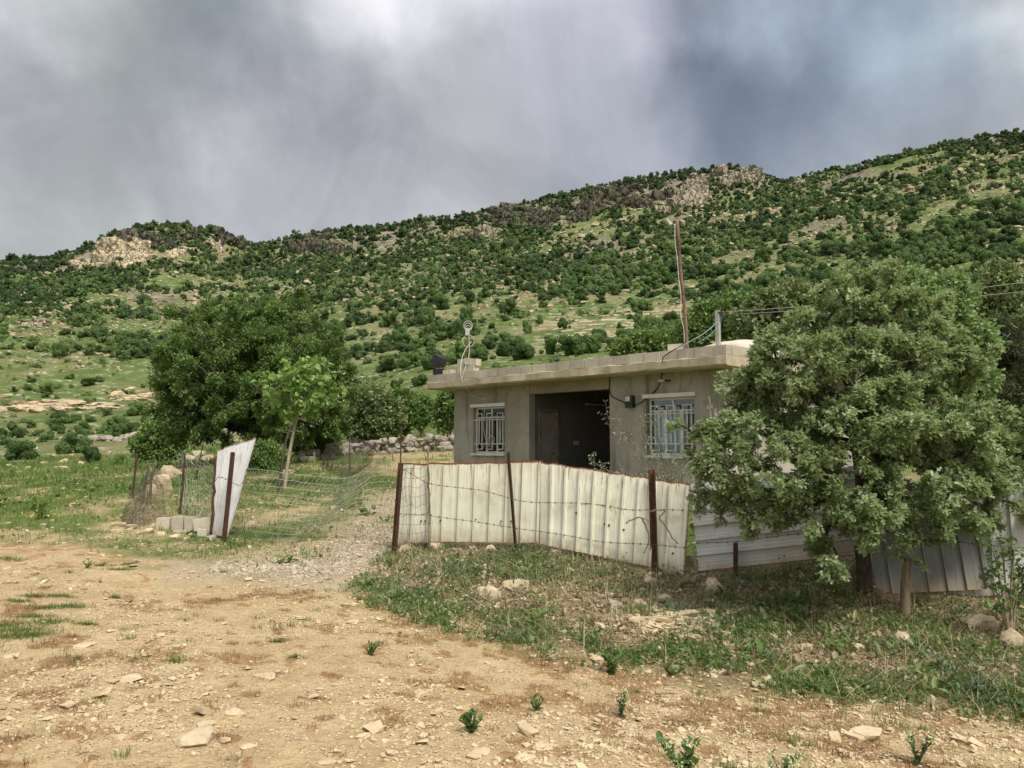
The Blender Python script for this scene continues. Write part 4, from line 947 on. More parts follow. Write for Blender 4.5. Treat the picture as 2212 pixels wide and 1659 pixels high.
def tree(name, label, cat, trunk, clumps, D, ntips, per, spread, size, tmpl, lmat, bmat, r_tip, r_trunk, dscale=1., shell=.5, hang=.1, upb=.5, seg=.14, expo=.5, group=None, wp=.25, sub=None):
    base = np.asarray(trunk[0]); root = empty(name, base, label, cat, group)
    tips, outw = tips_from(clumps, D, ntips, dscale, shell, sub)
    P, par, ti, b0 = grow(smoothline(trunk, 5), tips, seg, wp); tree_wood(P, par, ti, b0, r_tip, r_trunk, 5, expo).build('trunk', M[bmat], root, True)
    ti_p = P[ti]; o2 = unit(ti_p-P[par[ti]])*.5; ctr = tips.mean(0); o2 = unit(o2+unit(ti_p-ctr)*.6)
    leaves(ti_p, o2, per, spread, size, tmpl, upb, hang).build('crown', M[lmat], root)
    return root
# big dark tree left of the house
b = hit(560, 990); b = at(560, 990, 25.0); b[2] = height([b[0]], [b[1]])[0]-.1; D = 25.0
tree('broadleaf_tree', 'large dark green round crowned tree behind the narrow white panel', 'tree', [b, at(556, 950, D), at(545, 905, D), at(545, 860, D)],
     [(545,775,165,118,0),(440,830,100,105,-.4),(645,800,105,110,.2),(550,860,150,105,-1.0),(470,735,80,66,.2),(625,712,80,60,.4),(385,880,62,70,-.2),(715,865,56,78,.5),(450,930,90,34,-.7),(600,925,80,42,.6),(545,676,75,34,.2),(680,925,70,36,.8),(520,800,130,100,-1.3),(400,810,55,60,.2),(690,780,50,60,.3)],
     D, 2400, 74, .18, .12, LEAF_LONG, 'leaf_dark', 'dark_bark', .009, .15, .9, .8, .2, .9, sub=(420, .36))
# sapling with big heart shaped leaves
D = 18.0; b = hit(614, 1056); D = b[1]
tree('sapling', 'slim young tree with a pale trunk and large light green heart shaped leaves', 'sapling', [b-[0, 0, .1], at(622, 1000, D), at(634, 935, D), at(643, 895, D), at(646, 870, D)],
     [(648,838,82,62,0),(690,825,50,50,.1),(600,835,42,42,-.1),(650,790,50,25,0),(676,778,12,14,0),(640,880,50,24,-.1)], D, 150, 7, .14, .125, LEAF_HEART, 'leaf_sapling', 'pale_bark', .005, .034, .8, .45, .5, .3, wp=.15, expo=.38)
# big pale green tree at the right
D = 8.15; b = at(1868, 1222, 8.45); b[2] = height([b[0]], [b[1]])[0]-.08
tree('broadleaf_tree', 'big pale green lobed leaved tree covering the right end of the house and fence', 'tree', [b, at(1862, 1180, 8.4), at(1850, 1120, 8.35), at(1862, 1050, 8.3), at(1850, 950, 8.3)],
     [(1880,612,55,48,.3),(1905,650,60,50,.4),(1845,650,60,45,.1),(1640,815,50,45,0),(1735,915,95,60,.1),(1620,875,35,32,.1),(1655,745,36,30,0),(1795,702,90,60,.2),(1692,752,58,50,.1),(1735,790,90,55,-.3),(1960,715,90,85,.4),(1900,805,130,90,-.2),(1680,845,72,40,.2),(2040,830,85,95,.3),(1590,985,70,90,-.2),(1690,1010,115,90,-.4),(1835,1020,110,90,-.5),(1985,960,110,100,-.1),(2090,1000,95,100,.1),(1615,1085,85,36,-.1),(1770,1085,70,45,-.5),(2150,1050,75,85,.2),(1990,1065,100,50,-.5),(1742,1165,20,52,-.7),(1815,1150,34,36,-.4),(1900,900,120,70,-.6),(1530,1050,36,55,0),(1660,1120,60,24,-.3),(1880,1120,45,40,-.7),(1990,1130,60,36,-.5),(2090,1110,60,40,-.3),(1540,975,34,40,-.1),(1790,1200,18,30,-.7),(1900,1165,30,30,-.8),(1960,1165,30,34,-.5),(1530,940,26,14,-.1),(1500,935,22,12,-.1),(1465,925,16,12,-.1),(1590,770,34,14,.1),(1600,820,30,20,0),(1570,895,24,20,0),(2070,900,70,60,-.4),(1700,690,22,26,0),(2180,960,50,70,.2)],
     D, 2400, 48, .075, .05, LEAF_LOBE, 'leaf_right', 'dark_bark', .0045, .068, .85, .62, .05, 1.0, .09, .5, sub=(460, .15))
# side twigs of that tree reaching the window and the roof
for lab_pts in ([(1570, 960), (1545, 945), (1510, 935), (1480, 925), (1452, 915)], [(1640, 790), (1610, 770), (1585, 765), (1560, 760)], [(1600, 930), (1570, 905), (1560, 885)]): pass
# trees behind it
D = 11.0; b = at(2010, 960, D); b[2] = height([b[0]], [b[1]])[0]-.1
tree('broadleaf_tree', 'bright green tree peeking out behind the upper right of the big pale tree', 'tree', [b, at(2012, 850, D), at(2015, 760, D)],
     [(2000,680,85,75,0),(2055,655,50,60,0),(1975,615,36,34,0),(2095,740,55,70,.2),(2105,820,50,60,.1),(1960,770,70,60,.2),(2055,615,22,26,0),(2080,830,70,50,.3)], D, 620, 28, .12, .075, LEAF_OVAL, 'leaf_bright', 'bark', .008, .09, .9, .4, .2, .4)
D = 16.5; b = at(2190, 985, D); b[2] = height([b[0]], [b[1]])[0]-.1; root = empty('conifer_tree', b, 'dark brownish green conifer at the right edge behind the big pale tree', 'conifer')
top = at(2165, 690, D); tr = smoothline([b, (b+top)/2+[.05, 0, 0], top], 10); w = MB(); w.tube(tr, np.linspace(.13, .02, len(tr)), 9); cc = []; oo = []
for i in range(150):
    f = rng.uniform(.05, .99); a = rng.uniform(0, 2*math.pi); L = (1-f)**.75*1.75*rng.uniform(.7, 1.15)+.15; p = b+(top-b)*f; dr = np.array([math.cos(a), math.sin(a), rng.uniform(-.05, .3)]); q = p+dr*L
    m_ = (p+q)/2+[0, 0, -.06*L]; w.tube(smoothline([p, m_, q], 4), np.linspace(.022*(1-f)+.008, .004, 9), 4)
    for s in np.linspace(.25, 1, max(4, int(L/.11))): cc.append(p*(1-s)**2+2*m_*s*(1-s)+q*s*s+rng.normal(0, .05, 3)); oo.append(dr)
w.build('trunk', M['dark_bark'], root, True); leaves(np.array(cc), np.array(oo), 30, .13, .17, LEAF_NEEDLE, .3, 0).build('crown', M['leaf_conifer'], root)
def mid_tree(label, D, ub, clumps, ntips, per, spread, size, lmat, tm=LEAF_OVAL, group=None, bm='bark', rt=.09, name='broadleaf_tree', dsc=.9, tipr=.008):
    cu = np.mean([c[0] for c in clumps]); cv = np.mean([c[1] for c in clumps])
    b = at(ub, 960, D); b[2] = height([b[0]], [b[1]])[0]-.1; c = at(cu, cv, D)
    tree(name, label, 'tree' if 'tree' in name else 'bush', [b, b*.6+c*.4, b*.25+c*.75], clumps, D, ntips, per, spread, size, tm, lmat, bm, tipr, rt, dsc, .45, .1, .4, .25, group=group)
mid_tree('yellowish green tall tree high behind the dark conifer', 24, 2180, [(2130,640,70,50),(2190,680,70,70),(2110,720,60,60),(2200,620,40,30),(2160,600,40,30),(2220,760,60,60)], 420, 30, .22, .15, 'leaf_olive')
mid_tree('olive green tree rising behind the right end of the roof', 30, 1690, [(1690,665,75,50),(1650,700,70,45),(1745,650,55,40),(1700,625,40,22),(1760,700,60,50)], 460, 30, .26, .16, 'leaf_olive')
mid_tree('mid green tree behind the roof between the two poles', 34, 1540, [(1540,690,55,40),(1500,720,50,35),(1580,660,45,30),(1600,710,60,40),(1625,740,50,40)], 460, 30, .27, .16, 'leaf_mid')
mid_tree('bushy green tree low behind the foot of the rusty pole', 38, 1400, [(1400,745,50,26),(1360,755,38,22),(1440,735,32,24)], 300, 30, .27, .17, 'leaf_mid')
mid_tree('pale olive tree between the big dark tree and the house', 31, 800, [(800,875,45,50),(835,895,40,45),(780,915,40,38),(815,920,50,35)], 420, 30, .22, .13, 'leaf_olive')
mid_tree('dark olive tree left of the house beside the pale olive one', 33, 868, [(868,880,34,40),(858,915,34,28)], 260, 30, .2, .13, 'leaf_dark')
mid_tree('small light green tree in the grass behind the stone wall', 37, 912, [(912,880,24,24),(905,900,26,22)], 170, 30, .19, .13, 'leaf_mid')
mid_tree('bright green tree against the left corner of the house', 31, 968, [(975,880,32,36),(960,905,24,28),(990,850,30,26)], 240, 30, .2, .13, 'leaf_mid')
mid_tree('yellow green bush right behind the narrow white panel', 22, 578, [(575,985,42,34),(600,1000,30,28),(548,1000,28,30),(580,1018,45,22)], 260, 26, .13, .075, 'leaf_mid', name='bush', bm='twig', rt=.03)
mid_tree('dense grey green bush left of the big dark tree', 33, 335, [(335,940,36,30),(318,962,36,28),(362,965,34,28),(345,985,48,18)], 330, 30, .2, .12, 'leaf_dark', name='bush')
mid_tree('shaggy green bush under the right side of the big dark tree', 27, 690, [(690,955,34,28),(665,970,26,24),(705,975,30,18)], 200, 28, .17, .1, 'leaf_dark', name='bush')
# shrub with bare stems in front of the house
root_p = at(1470, 1090, 11.2); root_p[2] = height([root_p[0]], [root_p[1]])[0]-.1
sh = empty('thin_shrub', root_p, 'sparse grey leaved shrub with bare stems in front of the right window', 'shrub'); w = MB(); cc = []; oo = []
for pts in ([(1440,1060),(1400,1000),(1370,960),(1330,925),(1310,893)],[(1450,1060),(1420,1000),(1395,945),(1383,905)],[(1455,1060),(1430,990),(1424,940),(1420,890)],[(1430,1060),(1350,1030),(1300,1010),(1275,993)],[(1470,1060),(1480,1010),(1500,990)],[(1480,1070),(1520,1010),(1530,985)],[(1440,1070),(1410,1030),(1380,1020)],[(1490,1075),(1450,1010),(1462,985)],[(1500,1080),(1490,1040),(1540,1000)],[(1460,1080),(1440,1040),(1480,1005)]):
    P = smoothline([root_p]+[at(u, v, 11.2+rng.normal(0, .12)) for u, v in pts], 6); w.tube(P, np.linspace(.012, .003, len(P)), 5)
    for i in range(8, len(P)):
        for _ in range(3): cc.append(P[i]+rng.normal(0, .05, 3)); oo.append(unit(rng.normal(size=3)))
        if rng.random() < .5:
            q = P[i]+unit(rng.normal(size=3)+[0, 0, .4])*rng.uniform(.08, .25); w.tube([P[i], q], .003, 4); cc += [q, (q+P[i])/2]; oo += [unit(q-P[i])]*2
w.build('stems', M['twig'], sh).name = 'stem'; leaves(np.array(cc), np.array(oo), 3, .03, .032, LEAF_OVAL, .4).build('foliage', M['leaf_pale'], sh)
# leafy sapling at the right border, sprouting stump, dead branch
def leafy_shrub(name, label, base, ends, D, r, per, size, lmat, tm=LEAF_OVAL, bm='twig', spread=.04, step=2, start=6):
    rt = empty(name, base, label, 'shrub'); w = MB(); cc = []; oo = []
    for pts in ends:
        P = smoothline([base]+[at(u, v, D+rng.normal(0, .08)) for u, v in pts], 6); w.tube(P, np.linspace(r, r*.3, len(P)), 5)
        for i in range(start, len(P), step): cc.append(P[i]); oo.append(unit(rng.normal(size=3)+[0, 0, .3]))
    w.build('stem', M[bm], rt, True); leaves(np.array(cc), np.array(oo), per, spread, size, tm, .5).build('foliage', M[lmat], rt)
base = at(2178, 1300, 7.3); base[2] = height([base[0]], [base[1]])[0]-.05
leafy_shrub('leafy_shrub', 'loose young shrub with oval leaves at the right end below the white panel', base, [[(2160,1250),(2145,1190),(2125,1170)],[(2170,1240),(2165,1190),(2150,1150)],[(2185,1240),(2190,1200),(2185,1165)],[(2200,1260),(2215,1220),(2225,1190)],[(2150,1270),(2120,1240)],[(2165,1270),(2135,1215)],[(2190,1280),(2210,1240)],[(2170,1285),(2140,1265)],[(2200,1290),(2225,1260)]], 7.3, .012, 7, .055, 'weed', LEAF_OVAL, 'twig', .06, 2, 4)
base = at(1955, 1290, 7.95); base[2] = height([base[0]], [base[1]])[0]-.05
leafy_shrub('sprouting_stump', 'short leaning wooden stump sprouting leafy twigs before the dark grey panel', base, [[(1958,1250),(1962,1205)]], 7.95, .05, 0, .05, 'leaf_right', bm='wood', start=99) if False else None
st = empty('tree_stump', base, 'short leaning wooden stump sprouting leafy twigs before the dark grey panel', 'stump'); w = MB()
P = smoothline([base, at(1956, 1250, 7.95), at(1962, 1206, 7.95)], 5); w.tube(P, np.linspace(.05, .036, len(P))*rng.uniform(.92, 1.08, len(P)), 10); w.build('trunk', M['wood'], st, True); w = MB(); cc = []; oo = []
for pts in ([(1962,1208),(1955,1175),(1960,1150)],[(1962,1208),(1940,1185),(1912,1190)],[(1962,1208),(1985,1215),(1992,1228)],[(1962,1208),(1945,1200),(1905,1198)],[(1962,1208),(1970,1170)]):
    P = smoothline([at(u, v, 7.93) for u, v in pts], 6); w.tube(P, np.linspace(.008, .003, len(P)), 5)
    for p in P[3::2]: cc.append(p); oo.append(unit(rng.normal(size=3)))
sp = w.build('sprout', M['twig'], st); leaves(np.array(cc), np.array(oo), 10, .055, .045, LEAF_LOBE, .5).build('foliage', M['leaf_right'], sp)
def branch(name, label, lines, r, mat='twig', cat='branch'):
    b = MB()
    for pts in lines:
        P = smoothline([np.asarray(p) for p in pts], 5); b.tube(P+rng.normal(0, r*.3, P.shape), np.linspace(r, r*.5, len(P)), 6)
    return tag(b.build(name, M[mat], None, True), label, cat)
A9 = lambda u, v, d=9.6: at(u, v, d)
branch('dead_branch', 'dead forked branch hooked over the broad rusty post on the leaning panel', [[A9(1438,1102),A9(1430,1112),A9(1425,1120),A9(1440,1140),A9(1455,1165),A9(1470,1178),A9(1482,1184)],[A9(1402,1105,9.65),A9(1420,1102),A9(1438,1102)],[A9(1352,1130,9.75),A9(1370,1120,9.75),A9(1385,1118,9.7),A9(1402,1125,9.65)],[A9(1385,1118,9.7),A9(1396,1140,9.7),A9(1402,1165,9.68),A9(1392,1195,9.7)]], .011)
g2 = lambda u, v: hit(u, v)+[0, 0, .03]
branch('stick', 'long pale dry stick lying along the lower edge of the bank', [[g2(1255,1388),g2(1300,1391),g2(1350,1394),g2(1412,1396)]], .011, 'twig', 'stick')
branch('stick', 'dark weathered stick lying on the dirt below the bank grass', [[g2(1415,1505),g2(1440,1506),g2(1460,1507)]], .010, 'wood', 'stick')
branch('stick', 'thin pale splinter lying just above the dark weathered stick', [[g2(1436,1488),g2(1465,1486)]], .008, 'twig', 'stick')

# ------------------------------------------------------------------ stones one can name
def rock(label, p, dims, mat='limestone', yaw=None, name='rock', group=None, tm=None, sink=.36, sub=3):
    V, Fq = (ROCKS3 if sub == 3 else ROCKS2)[int(rng.integers(6))] if tm is None else tm
    a = rng.uniform(0, 6.28) if yaw is None else yaw; V = V*np.array(dims)/2*1.15
    R = rotz(np.array([a]))[0]; V = V@R.T; V[:, 2] += dims[2]*(.5-sink)
    o = mesh_obj(name, V+p, Fq, M[mat], None, {'rnd': np.full(len(V), rng.random())}); return tag(o, label, 'rock', group)
def rk(u, v, wpx, hpx, label, mat='limestone', group=None, yaw=None, name='rock', fl=.8):
    if 1000 < u < 2250 and 1180 < v < 1500: wpx *= .86; hpx *= .8
    p = hit(u, v+hpx*.42); s = p[1]/F; w_ = wpx*s; h_ = hpx*s*1.15; rock(label, p, (w_, w_*fl, h_*1.2), mat, yaw, name, group, sub=3 if wpx > 18 else 2)
rk(428,1584,70,34,'greyish rock lying alone on the dirt road near its lower edge','limestone')
rk(1868,1582,70,24,'long smooth cream stone lying on the dirt at the lower right','pale_chip',yaw=.35)
rk(1053,1276,70,42,'large buff boulder half buried in the bank below the upright cream panel')
rk(1120,1262,66,32,'large flat buff boulder on the bank right of the half buried one')
rk(1405,1255,40,24,'tan rock on the bank at the foot of the leaning cream panel')
rk(1388,1272,22,14,'small tan rock below the broad rusty post')
rk(1545,1265,46,42,'blocky tan rock below the short stub post')
rk(1437,1288,46,22,'flat orange tan rock on the middle of the bank')
rk(1470,1330,44,34,'rock at the top of the heap of shattered stone on the bank','pale_chip')
rk(1510,1336,36,28,'angular rock right of the heap of shattered stone','limestone')
rk(1418,1330,30,24,'angular rock left of the heap of shattered stone','limestone')
rk(1385,1303,32,18,'grey tan stone uphill of the shattered stone heap')
rk(1325,1300,34,16,'flat stone on the bank between boulder and shattered heap','grey_stone')
rk(1300,1298,26,20,'dull stone among weeds on the bank','grey_stone')
rk(1562,1408,0+46,24,'pale flat faced rock in the weeds right of the long stick','limestone') if False else rk(1846,1395,46,22,'pale flat topped rock in the weeds below the tree trunk','limestone')
rk(1953,1378,48,30,'brown tan rock in the weeds below the dark grey panel')
rk(1745,1395,30,18,'small cream rock in the weeds left of the flat topped rock','pale_chip')
rk(1745,1325,0+24,14,'small stone on the bank under the sideways ribbed panel')
rk(2120,1335,80,34,'broad ledge like rock on the bank near the right border','limestone')
rk(2185,1370,56,50,'upright broken rock near the right border below the ledge','limestone')
rk(1672,1345,20,12,'small tan stone in the weeds below the stub post')
rk(1830,1485,30,18,'small angular rock at the foot of the bank grass','pale_chip')
rk(1490,1208,26,44,'rust brown rock wedged in the gap between leaning and sideways panels','limestone')
rk(1200,1190,46,20,'stone wedged below the seam of the two cream panels','limestone')
rk(880,1182,34,24,'square stone under the left end of the upright panel','limestone')
rk(912,1180,26,20,'dark grey stone under the upright panel by the crooked stake','grey_stone')
rk(950,1180,46,24,'tan stone under the upright panel right of the crooked stake','limestone')
rk(1058,1185,30,22,'orange tan stone under the middle of the upright panel','limestone')
rk(1020,1184,22,18,'small buff stone under the upright panel','limestone')
rk(354,1045,56,52,'big pale boulder behind the wire mesh left of the white panel','limestone')
rk(372,1020,40,28,'smaller boulder touching the top of the big pale boulder','limestone')
rk(325,1058,34,26,'grey boulder left of the big pale boulder','limestone')
rk(544,1130,24,20,'pale rock in the grass right of the narrow white panel','limestone')
rk(458,1160,20,16,'stone at the foot of the narrow white panel','grey_stone')
rk(620,1020,26,14,'whitish stone in the grass right of the sapling','pale_chip')
for u, v, w_, h_ in ((300,1130,20,12),(280,1138,24,14),(318,1146,26,12),(262,1133,30,10),(330,1138,16,10),(345,1150,24,12),(250,1148,18,9),(380,1155,22,10),(405,1160,18,9),(300,1150,15,8)):
    rk(u, v, w_, h_, 'small tan stone in the row edging the yard left of the concrete blocks', 'limestone', 'edging stones by the blocks')
for u, v, w_, h_ in ((260,850,26,12),(282,838,20,10),(255,845,22,10),(155,980,30,14),(170,974,24,10),(190,1005,14,8),(130,992,16,9),(100,980,12,7),(140,1012,30,16),(160,985,14,8),(45,1000,18,8),(20,1010,14,7),(80,1010,12,6),(350,985,60,14),(400,985,50,12),(430,985,36,12)) if False else \
    ((258,843,26,14),(280,836,20,10),(345,850,28,10),(385,850,30,8),(155,983,10,5),(50,985,16,8),(140,995,20,12),(175,1000,16,8),(60,1010,14,7),(95,1000,12,6),(160,1090,22,12),(40,1020,12,6),(115,985,12,6),(75,970,12,6),(190,975,10,5),(215,985,14,7),(30,975,12,6)):
    rk(u, v, w_, h_, 'pale limestone boulder in the grassy field left of the yard', 'pale_chip', 'boulders in the left field')
for u, v, w_, h_ in ((395,985,46,16),(430,978,30,14),(415,990,26,12),(445,990,30,14),(370,990,22,10)):
    rk(u, v, w_, h_, 'limestone boulder in the low tumbled wall behind the wire mesh', 'limestone', 'tumbled wall boulders')
rs = np.random.default_rng(3)
for i in range(15):
    u, v = [(rs.uniform(0, 330), rs.uniform(1330, 1659)), (rs.uniform(380, 700), rs.uniform(1420, 1640)), (rs.uniform(700, 1500), rs.uniform(1560, 1650))][i % 3]
    rk(u, v, rs.uniform(26, 54), rs.uniform(5, 8), 'flat cream limestone slab half set in the dirt road', 'pale_chip', 'flat slabs in the dirt road', name='rock')
# concrete blocks by the white panel
def ground_block(u0, u1, v0, v1, label, a=.0, tilt=0., D=None):
    uc = (u0+u1)/2; D = D or hit(uc, v1)[1]; s = D/F; p = at(uc, v1, D); w_ = (u1-u0)*s*.96; h_ = (v1-v0)*s; b = MB(); t = .035; d_ = .2
    R = rotz(np.array([a]))[0] @ np.array([[math.cos(tilt), 0, math.sin(tilt)], [0, 1, 0], [-math.sin(tilt), 0, math.cos(tilt)]]); c0 = p+[0, d_/2, h_/2]
    for c, s_ in (((0, -d_/2+t/2, 0), (w_, t, h_)), ((0, d_/2-t/2, 0), (w_, t, h_)), ((-w_/2+t/2, 0, 0), (t, d_-2*t, h_)), ((w_/2-t/2, 0, 0), (t, d_-2*t, h_)), ((0, 0, 0), (t, d_-2*t, h_-.003)), ((0, 0, h_/2-.02), (w_-2*t, d_-2*t, .02))): b.box(c0+R@np.array(c), s_, R)
    tag(b.build('concrete_block', M['block']), label, 'concrete block', 'concrete blocks beside the white panel')
ground_block(336, 364, 1120, 1145, 'leftmost small concrete block of the row beside the white panel', .1, 0, 12.9)
ground_block(370, 396, 1117, 1146, 'concrete block second from the end of the row beside the white panel', -.05, .02, 12.8)
ground_block(397, 418, 1119, 1147, 'narrow concrete block in the middle of the row beside the white panel', .0, -.03, 12.8)
ground_block(416, 453, 1120, 1146, 'leaning concrete block nearest the white panel', .12, -.12, 12.7)
ground_block(422, 450, 1145, 1163, 'sunken concrete block lying below the leaning one', .3, .1, 12.5)
ground_block(372, 408, 1146, 1156, 'concrete block mostly buried under the row', .0, 0, 12.75)
# dry stone walls
def stone_wall(label, pts, hgt, size, n_rows, mat='grey_stone', thick=.45):
    P = smoothline([np.asarray(p) for p in pts], 8); L = np.r_[0, np.cumsum(np.linalg.norm(np.diff(P[:, :2], axis=0), axis=1))]; b = MB()
    for r_ in range(n_rows):
        x = rng.uniform(0, size)
        while x < L[-1]:
            f = x/L[-1]; hh = np.interp(f, np.linspace(0, 1, len(hgt)), hgt); s = size*rng.uniform(.6, 1.35)
            if r_*size*.62 < hh:
                for k in ((0, 1) if r_ == 0 else (0,)):
                    c = np.array([np.interp(x, L, P[:, i]) for i in range(2)]); c = c+rng.normal(0, thick*.18, 2)
                    z = height([c[0]], [c[1]])[0]+r_*size*.62+s*.2
                    V, Fq = ROCKS2[int(rng.integers(8))]; V = V*np.array([s*.62, s*.55, s*.46])*rng.uniform(.8, 1.15, 3); V = V@rotz(np.array([rng.uniform(0, 6.28)]))[0].T
                    b.add(V+[c[0], c[1], z], Fq, 0, rng.random())
            x += s*.85
    return tag(b.build('stone_wall', M[mat]), label, 'stone wall', 'dry stone walls')
stone_wall('dry stone wall of grey boulders ending at the left corner of the house', [hit(800, 985), hit(850, 979), hit(920, 975), hit(1000, 972)], [.4, .5, .55, .6], .3, 3)
stone_wall('low tumbled dry stone wall curving under the big dark tree', [hit(640, 1000), hit(680, 995), hit(720, 988), hit(760, 978), hit(800, 976)], [.3, .4, .42, .42], .3, 2)
stone_wall('long low line of tumbled stones across the left slope', [hit(150, 962), hit(200, 957), hit(260, 955), hit(300, 948)], [.4, .5, .3], .7, 1)
# ------------------------------------------------------------------ hillside bushes: the largest as things, the far mass as stuff
def scrub_proto(nq, q, seed, trunk=True, flat=1.):
    g = np.random.default_rng(seed); nb = g.integers(6, 11)
    C = np.c_[g.uniform(-.42, .42, nb), g.uniform(-.42, .42, nb), g.uniform(.15, .78, nb)*flat]; Rb = g.uniform(.14, .30, nb)
    C[0] = (0, 0, .42*flat); Rb[0] = .33; C[1, 2] = .2; C[2, 2] = .22
    k = g.choice(nb, nq, p=Rb**2/(Rb**2).sum()); d = unit(g.normal(size=(nq, 3))); d[:, 2] = np.abs(d[:, 2])*.85-.15; d = unit(d)
    p = C[k]+d*Rb[k][:, None]*g.uniform(.75, 1.08, (nq, 1))*[1, 1, .9]; p[:, 2] = np.maximum(p[:, 2], .04)
    nr = unit(d+g.normal(size=(nq, 3))*.42); y = unit(np.cross(nr, g.normal(size=(nq, 3))))
    V, Fq = xf(LEAF_Q[0]-[0, .5, 0], LEAF_Q[1][0], frames(y, nr), q*g.uniform(.6, 1.3, nq), p)
    rn = np.repeat(np.clip(g.normal(.45, .16, nb)[k]+g.normal(0, .15, nq), 0, 1), 4)
    return V, Fq, rn
def lumps(seed, f, flat=1., sub=2):
    g = np.random.default_rng(seed); nb = g.integers(6, 11)
    C = np.c_[g.uniform(-.42, .42, nb), g.uniform(-.42, .42, nb), g.uniform(.15, .78, nb)*flat]; Rb = g.uniform(.14, .30, nb)
    C[0] = (0, 0, .42*flat); Rb[0] = .33; C[1, 2] = .2; C[2, 2] = .22; o = MB(); d, fa = ICO[sub]
    for i in range(nb): o.add(C[i]+d*Rb[i]*f*(1+.95*fbm(d[:, 0]*2.9+i*7, d[:, 1]*2.5+d[:, 2]*2.1, seed+i, 3))[:, None], fa)
    V = np.concatenate(o.V); V[:, 2] = np.maximum(V[:, 2], .0); return V, np.concatenate(o.F)
def scrub_mesh(name, nq, q, seed, mat, flat=1.):
    V, Fq, rn = scrub_proto(nq, q, seed, flat=flat); w = MB(); g = np.random.default_rng(seed+7)
    w.add(V, Fq, 0, rn); w.add(*lumps(seed, .8, flat), 0, .25); w.tube([[0, 0, -.12], [.02, 0, .15], [0, .02, .45]], [.05, .04, .02], 6, 1)  # inner lumps get a darker tone: shade painted inside the crown
    for _ in range(5):
        a = g.uniform(0, 6.28); w.tube([[0, 0, .15], [math.cos(a)*.12, math.sin(a)*.12, .35], [math.cos(a)*.25, math.sin(a)*.25, .55]], [.025, .018, .008], 4, 1)
    return mesh_data(name, np.concatenate(w.V), w.F, [M[mat], M['dark_bark']], np.concatenate(w.M), {'rnd': np.concatenate(w.A)})
PRO = [scrub_mesh('bush', 1100, .085, 400+i, 'scrub' if i % 4 else 'scrub_light', .95) for i in range(8)]
def bush(p, w_, h_, label, group, k=None, cat='bush', name='bush'):
    o = bpy.data.objects.new(name, PRO[int(rng.integers(8)) if k is None else k]); COL.objects.link(o)
    o.location = [float(c) for c in p]; o.rotation_euler = (0, 0, rng.uniform(0, 6.28)); o.scale = (w_/1.15, w_/1.15, h_/.97); return tag(o, label, cat, group)
def bpx(u, v, w_, h_, label, group=None, k=None, **kw):
    p = hit(u, v); s = p[1]/F; p[2] -= .15; return bush(p, w_*s, h_*s*1.05, label, group, k, **kw)
# bushes of the left field, read off the photograph (column, base row, width, height)
bpx(36, 994, 64, 56, 'broad dark bush lowest at the left border of the field', None, 1)
bpx(152, 979, 68, 60, 'tall dark two lobed bush in the middle of the left field', None, 2)
bpx(194, 1000, 40, 46, 'small round tree with a visible trunk standing in the left field', None, 3, cat='tree', name='small_tree')
bpx(254, 1003, 28, 36, 'upright green bush beside a bare dirt patch in the left field', None, 5)
bpx(243, 950, 36, 34, 'bright green small tree right of the two lobed bush', None, 4, cat='tree', name='small_tree')
LB = 'green bush in the thicket of the left field below the pale rock band'
for u, v, w_ in ((25,905,18),(67,912,26),(134,892,44),(128,908,34),(125,921,32),(170,923,40),(40,930,44),(89,948,26),(196,901,28),(230,910,36),(268,905,40),(292,917,38),(297,881,44),(321,905,40),(194,939,34),(109,941,30),(87,923,16),(165,897,24),(228,890,24),(15,950,30),(5,935,34),(75,935,24),(215,930,22),(260,930,26),(185,915,22),(55,955,20),(150,905,24),(310,935,26),(280,890,26),(60,900,14),(20,960,22),(105,905,18)):
    bpx(u, v+.42*w_, w_*.9, w_*.82, LB, 'left field thicket')
LB = 'small dark bush alone on the grass slope above the left rock band'
for u, v, w_, h_ in ((100,850,34,30),(150,820,20,16),(189,879,18,17),(271,845,17,15),(70,825,22,18),(195,830,30,20),(220,822,20,14),(285,845,14,12),(310,835,12,12),(95,862,20,14),(125,865,14,12),(200,875,16,14),(30,850,14,14),(60,835,16,12)): bpx(u, v, w_, h_, LB, 'bushes above the left rock band')
LB = 'dark round bush alone on the grassy terraced spur behind the house'
for u, v, w_, h_ in ((1142,722,28,34),(1166,704,20,20),(1219,716,28,28),(1382,694,24,24),(1362,694,16,14),(1386,714,40,46),(1338,715,18,18),(1128,755,24,34),(1235,660,24,26),(1000,770,34,36),(1215,700,14,12),(1310,690,14,12),(1270,680,14,12),(1175,665,22,20)): bpx(u, v, w_, h_, LB, 'bushes on the terraced spur')
LB = 'bushy green shrub in the belt at the foot of the spur above the roof line'
for u, v, w_, h_ in ((880,800,60,46),(935,800,50,44),(985,785,60,50),(1040,780,60,44),(1090,770,60,40),(1140,775,60,44),(1190,765,50,40),(1235,770,60,46),(1280,765,60,50),(1330,760,60,44),(1300,740,40,36),(1360,735,60,36),(1420,725,50,50),(1450,715,40,40),(1060,755,44,34),(1010,750,40,30),(890,770,60,36),(840,795,60,40),(830,760,50,40),(1190,745,30,24),(900,835,40,30),(858,835,26,24),(1255,745,40,30),(1100,745,36,26),(940,770,44,34)): bpx(u, v, w_, h_, LB, 'shrub belt behind the roof')
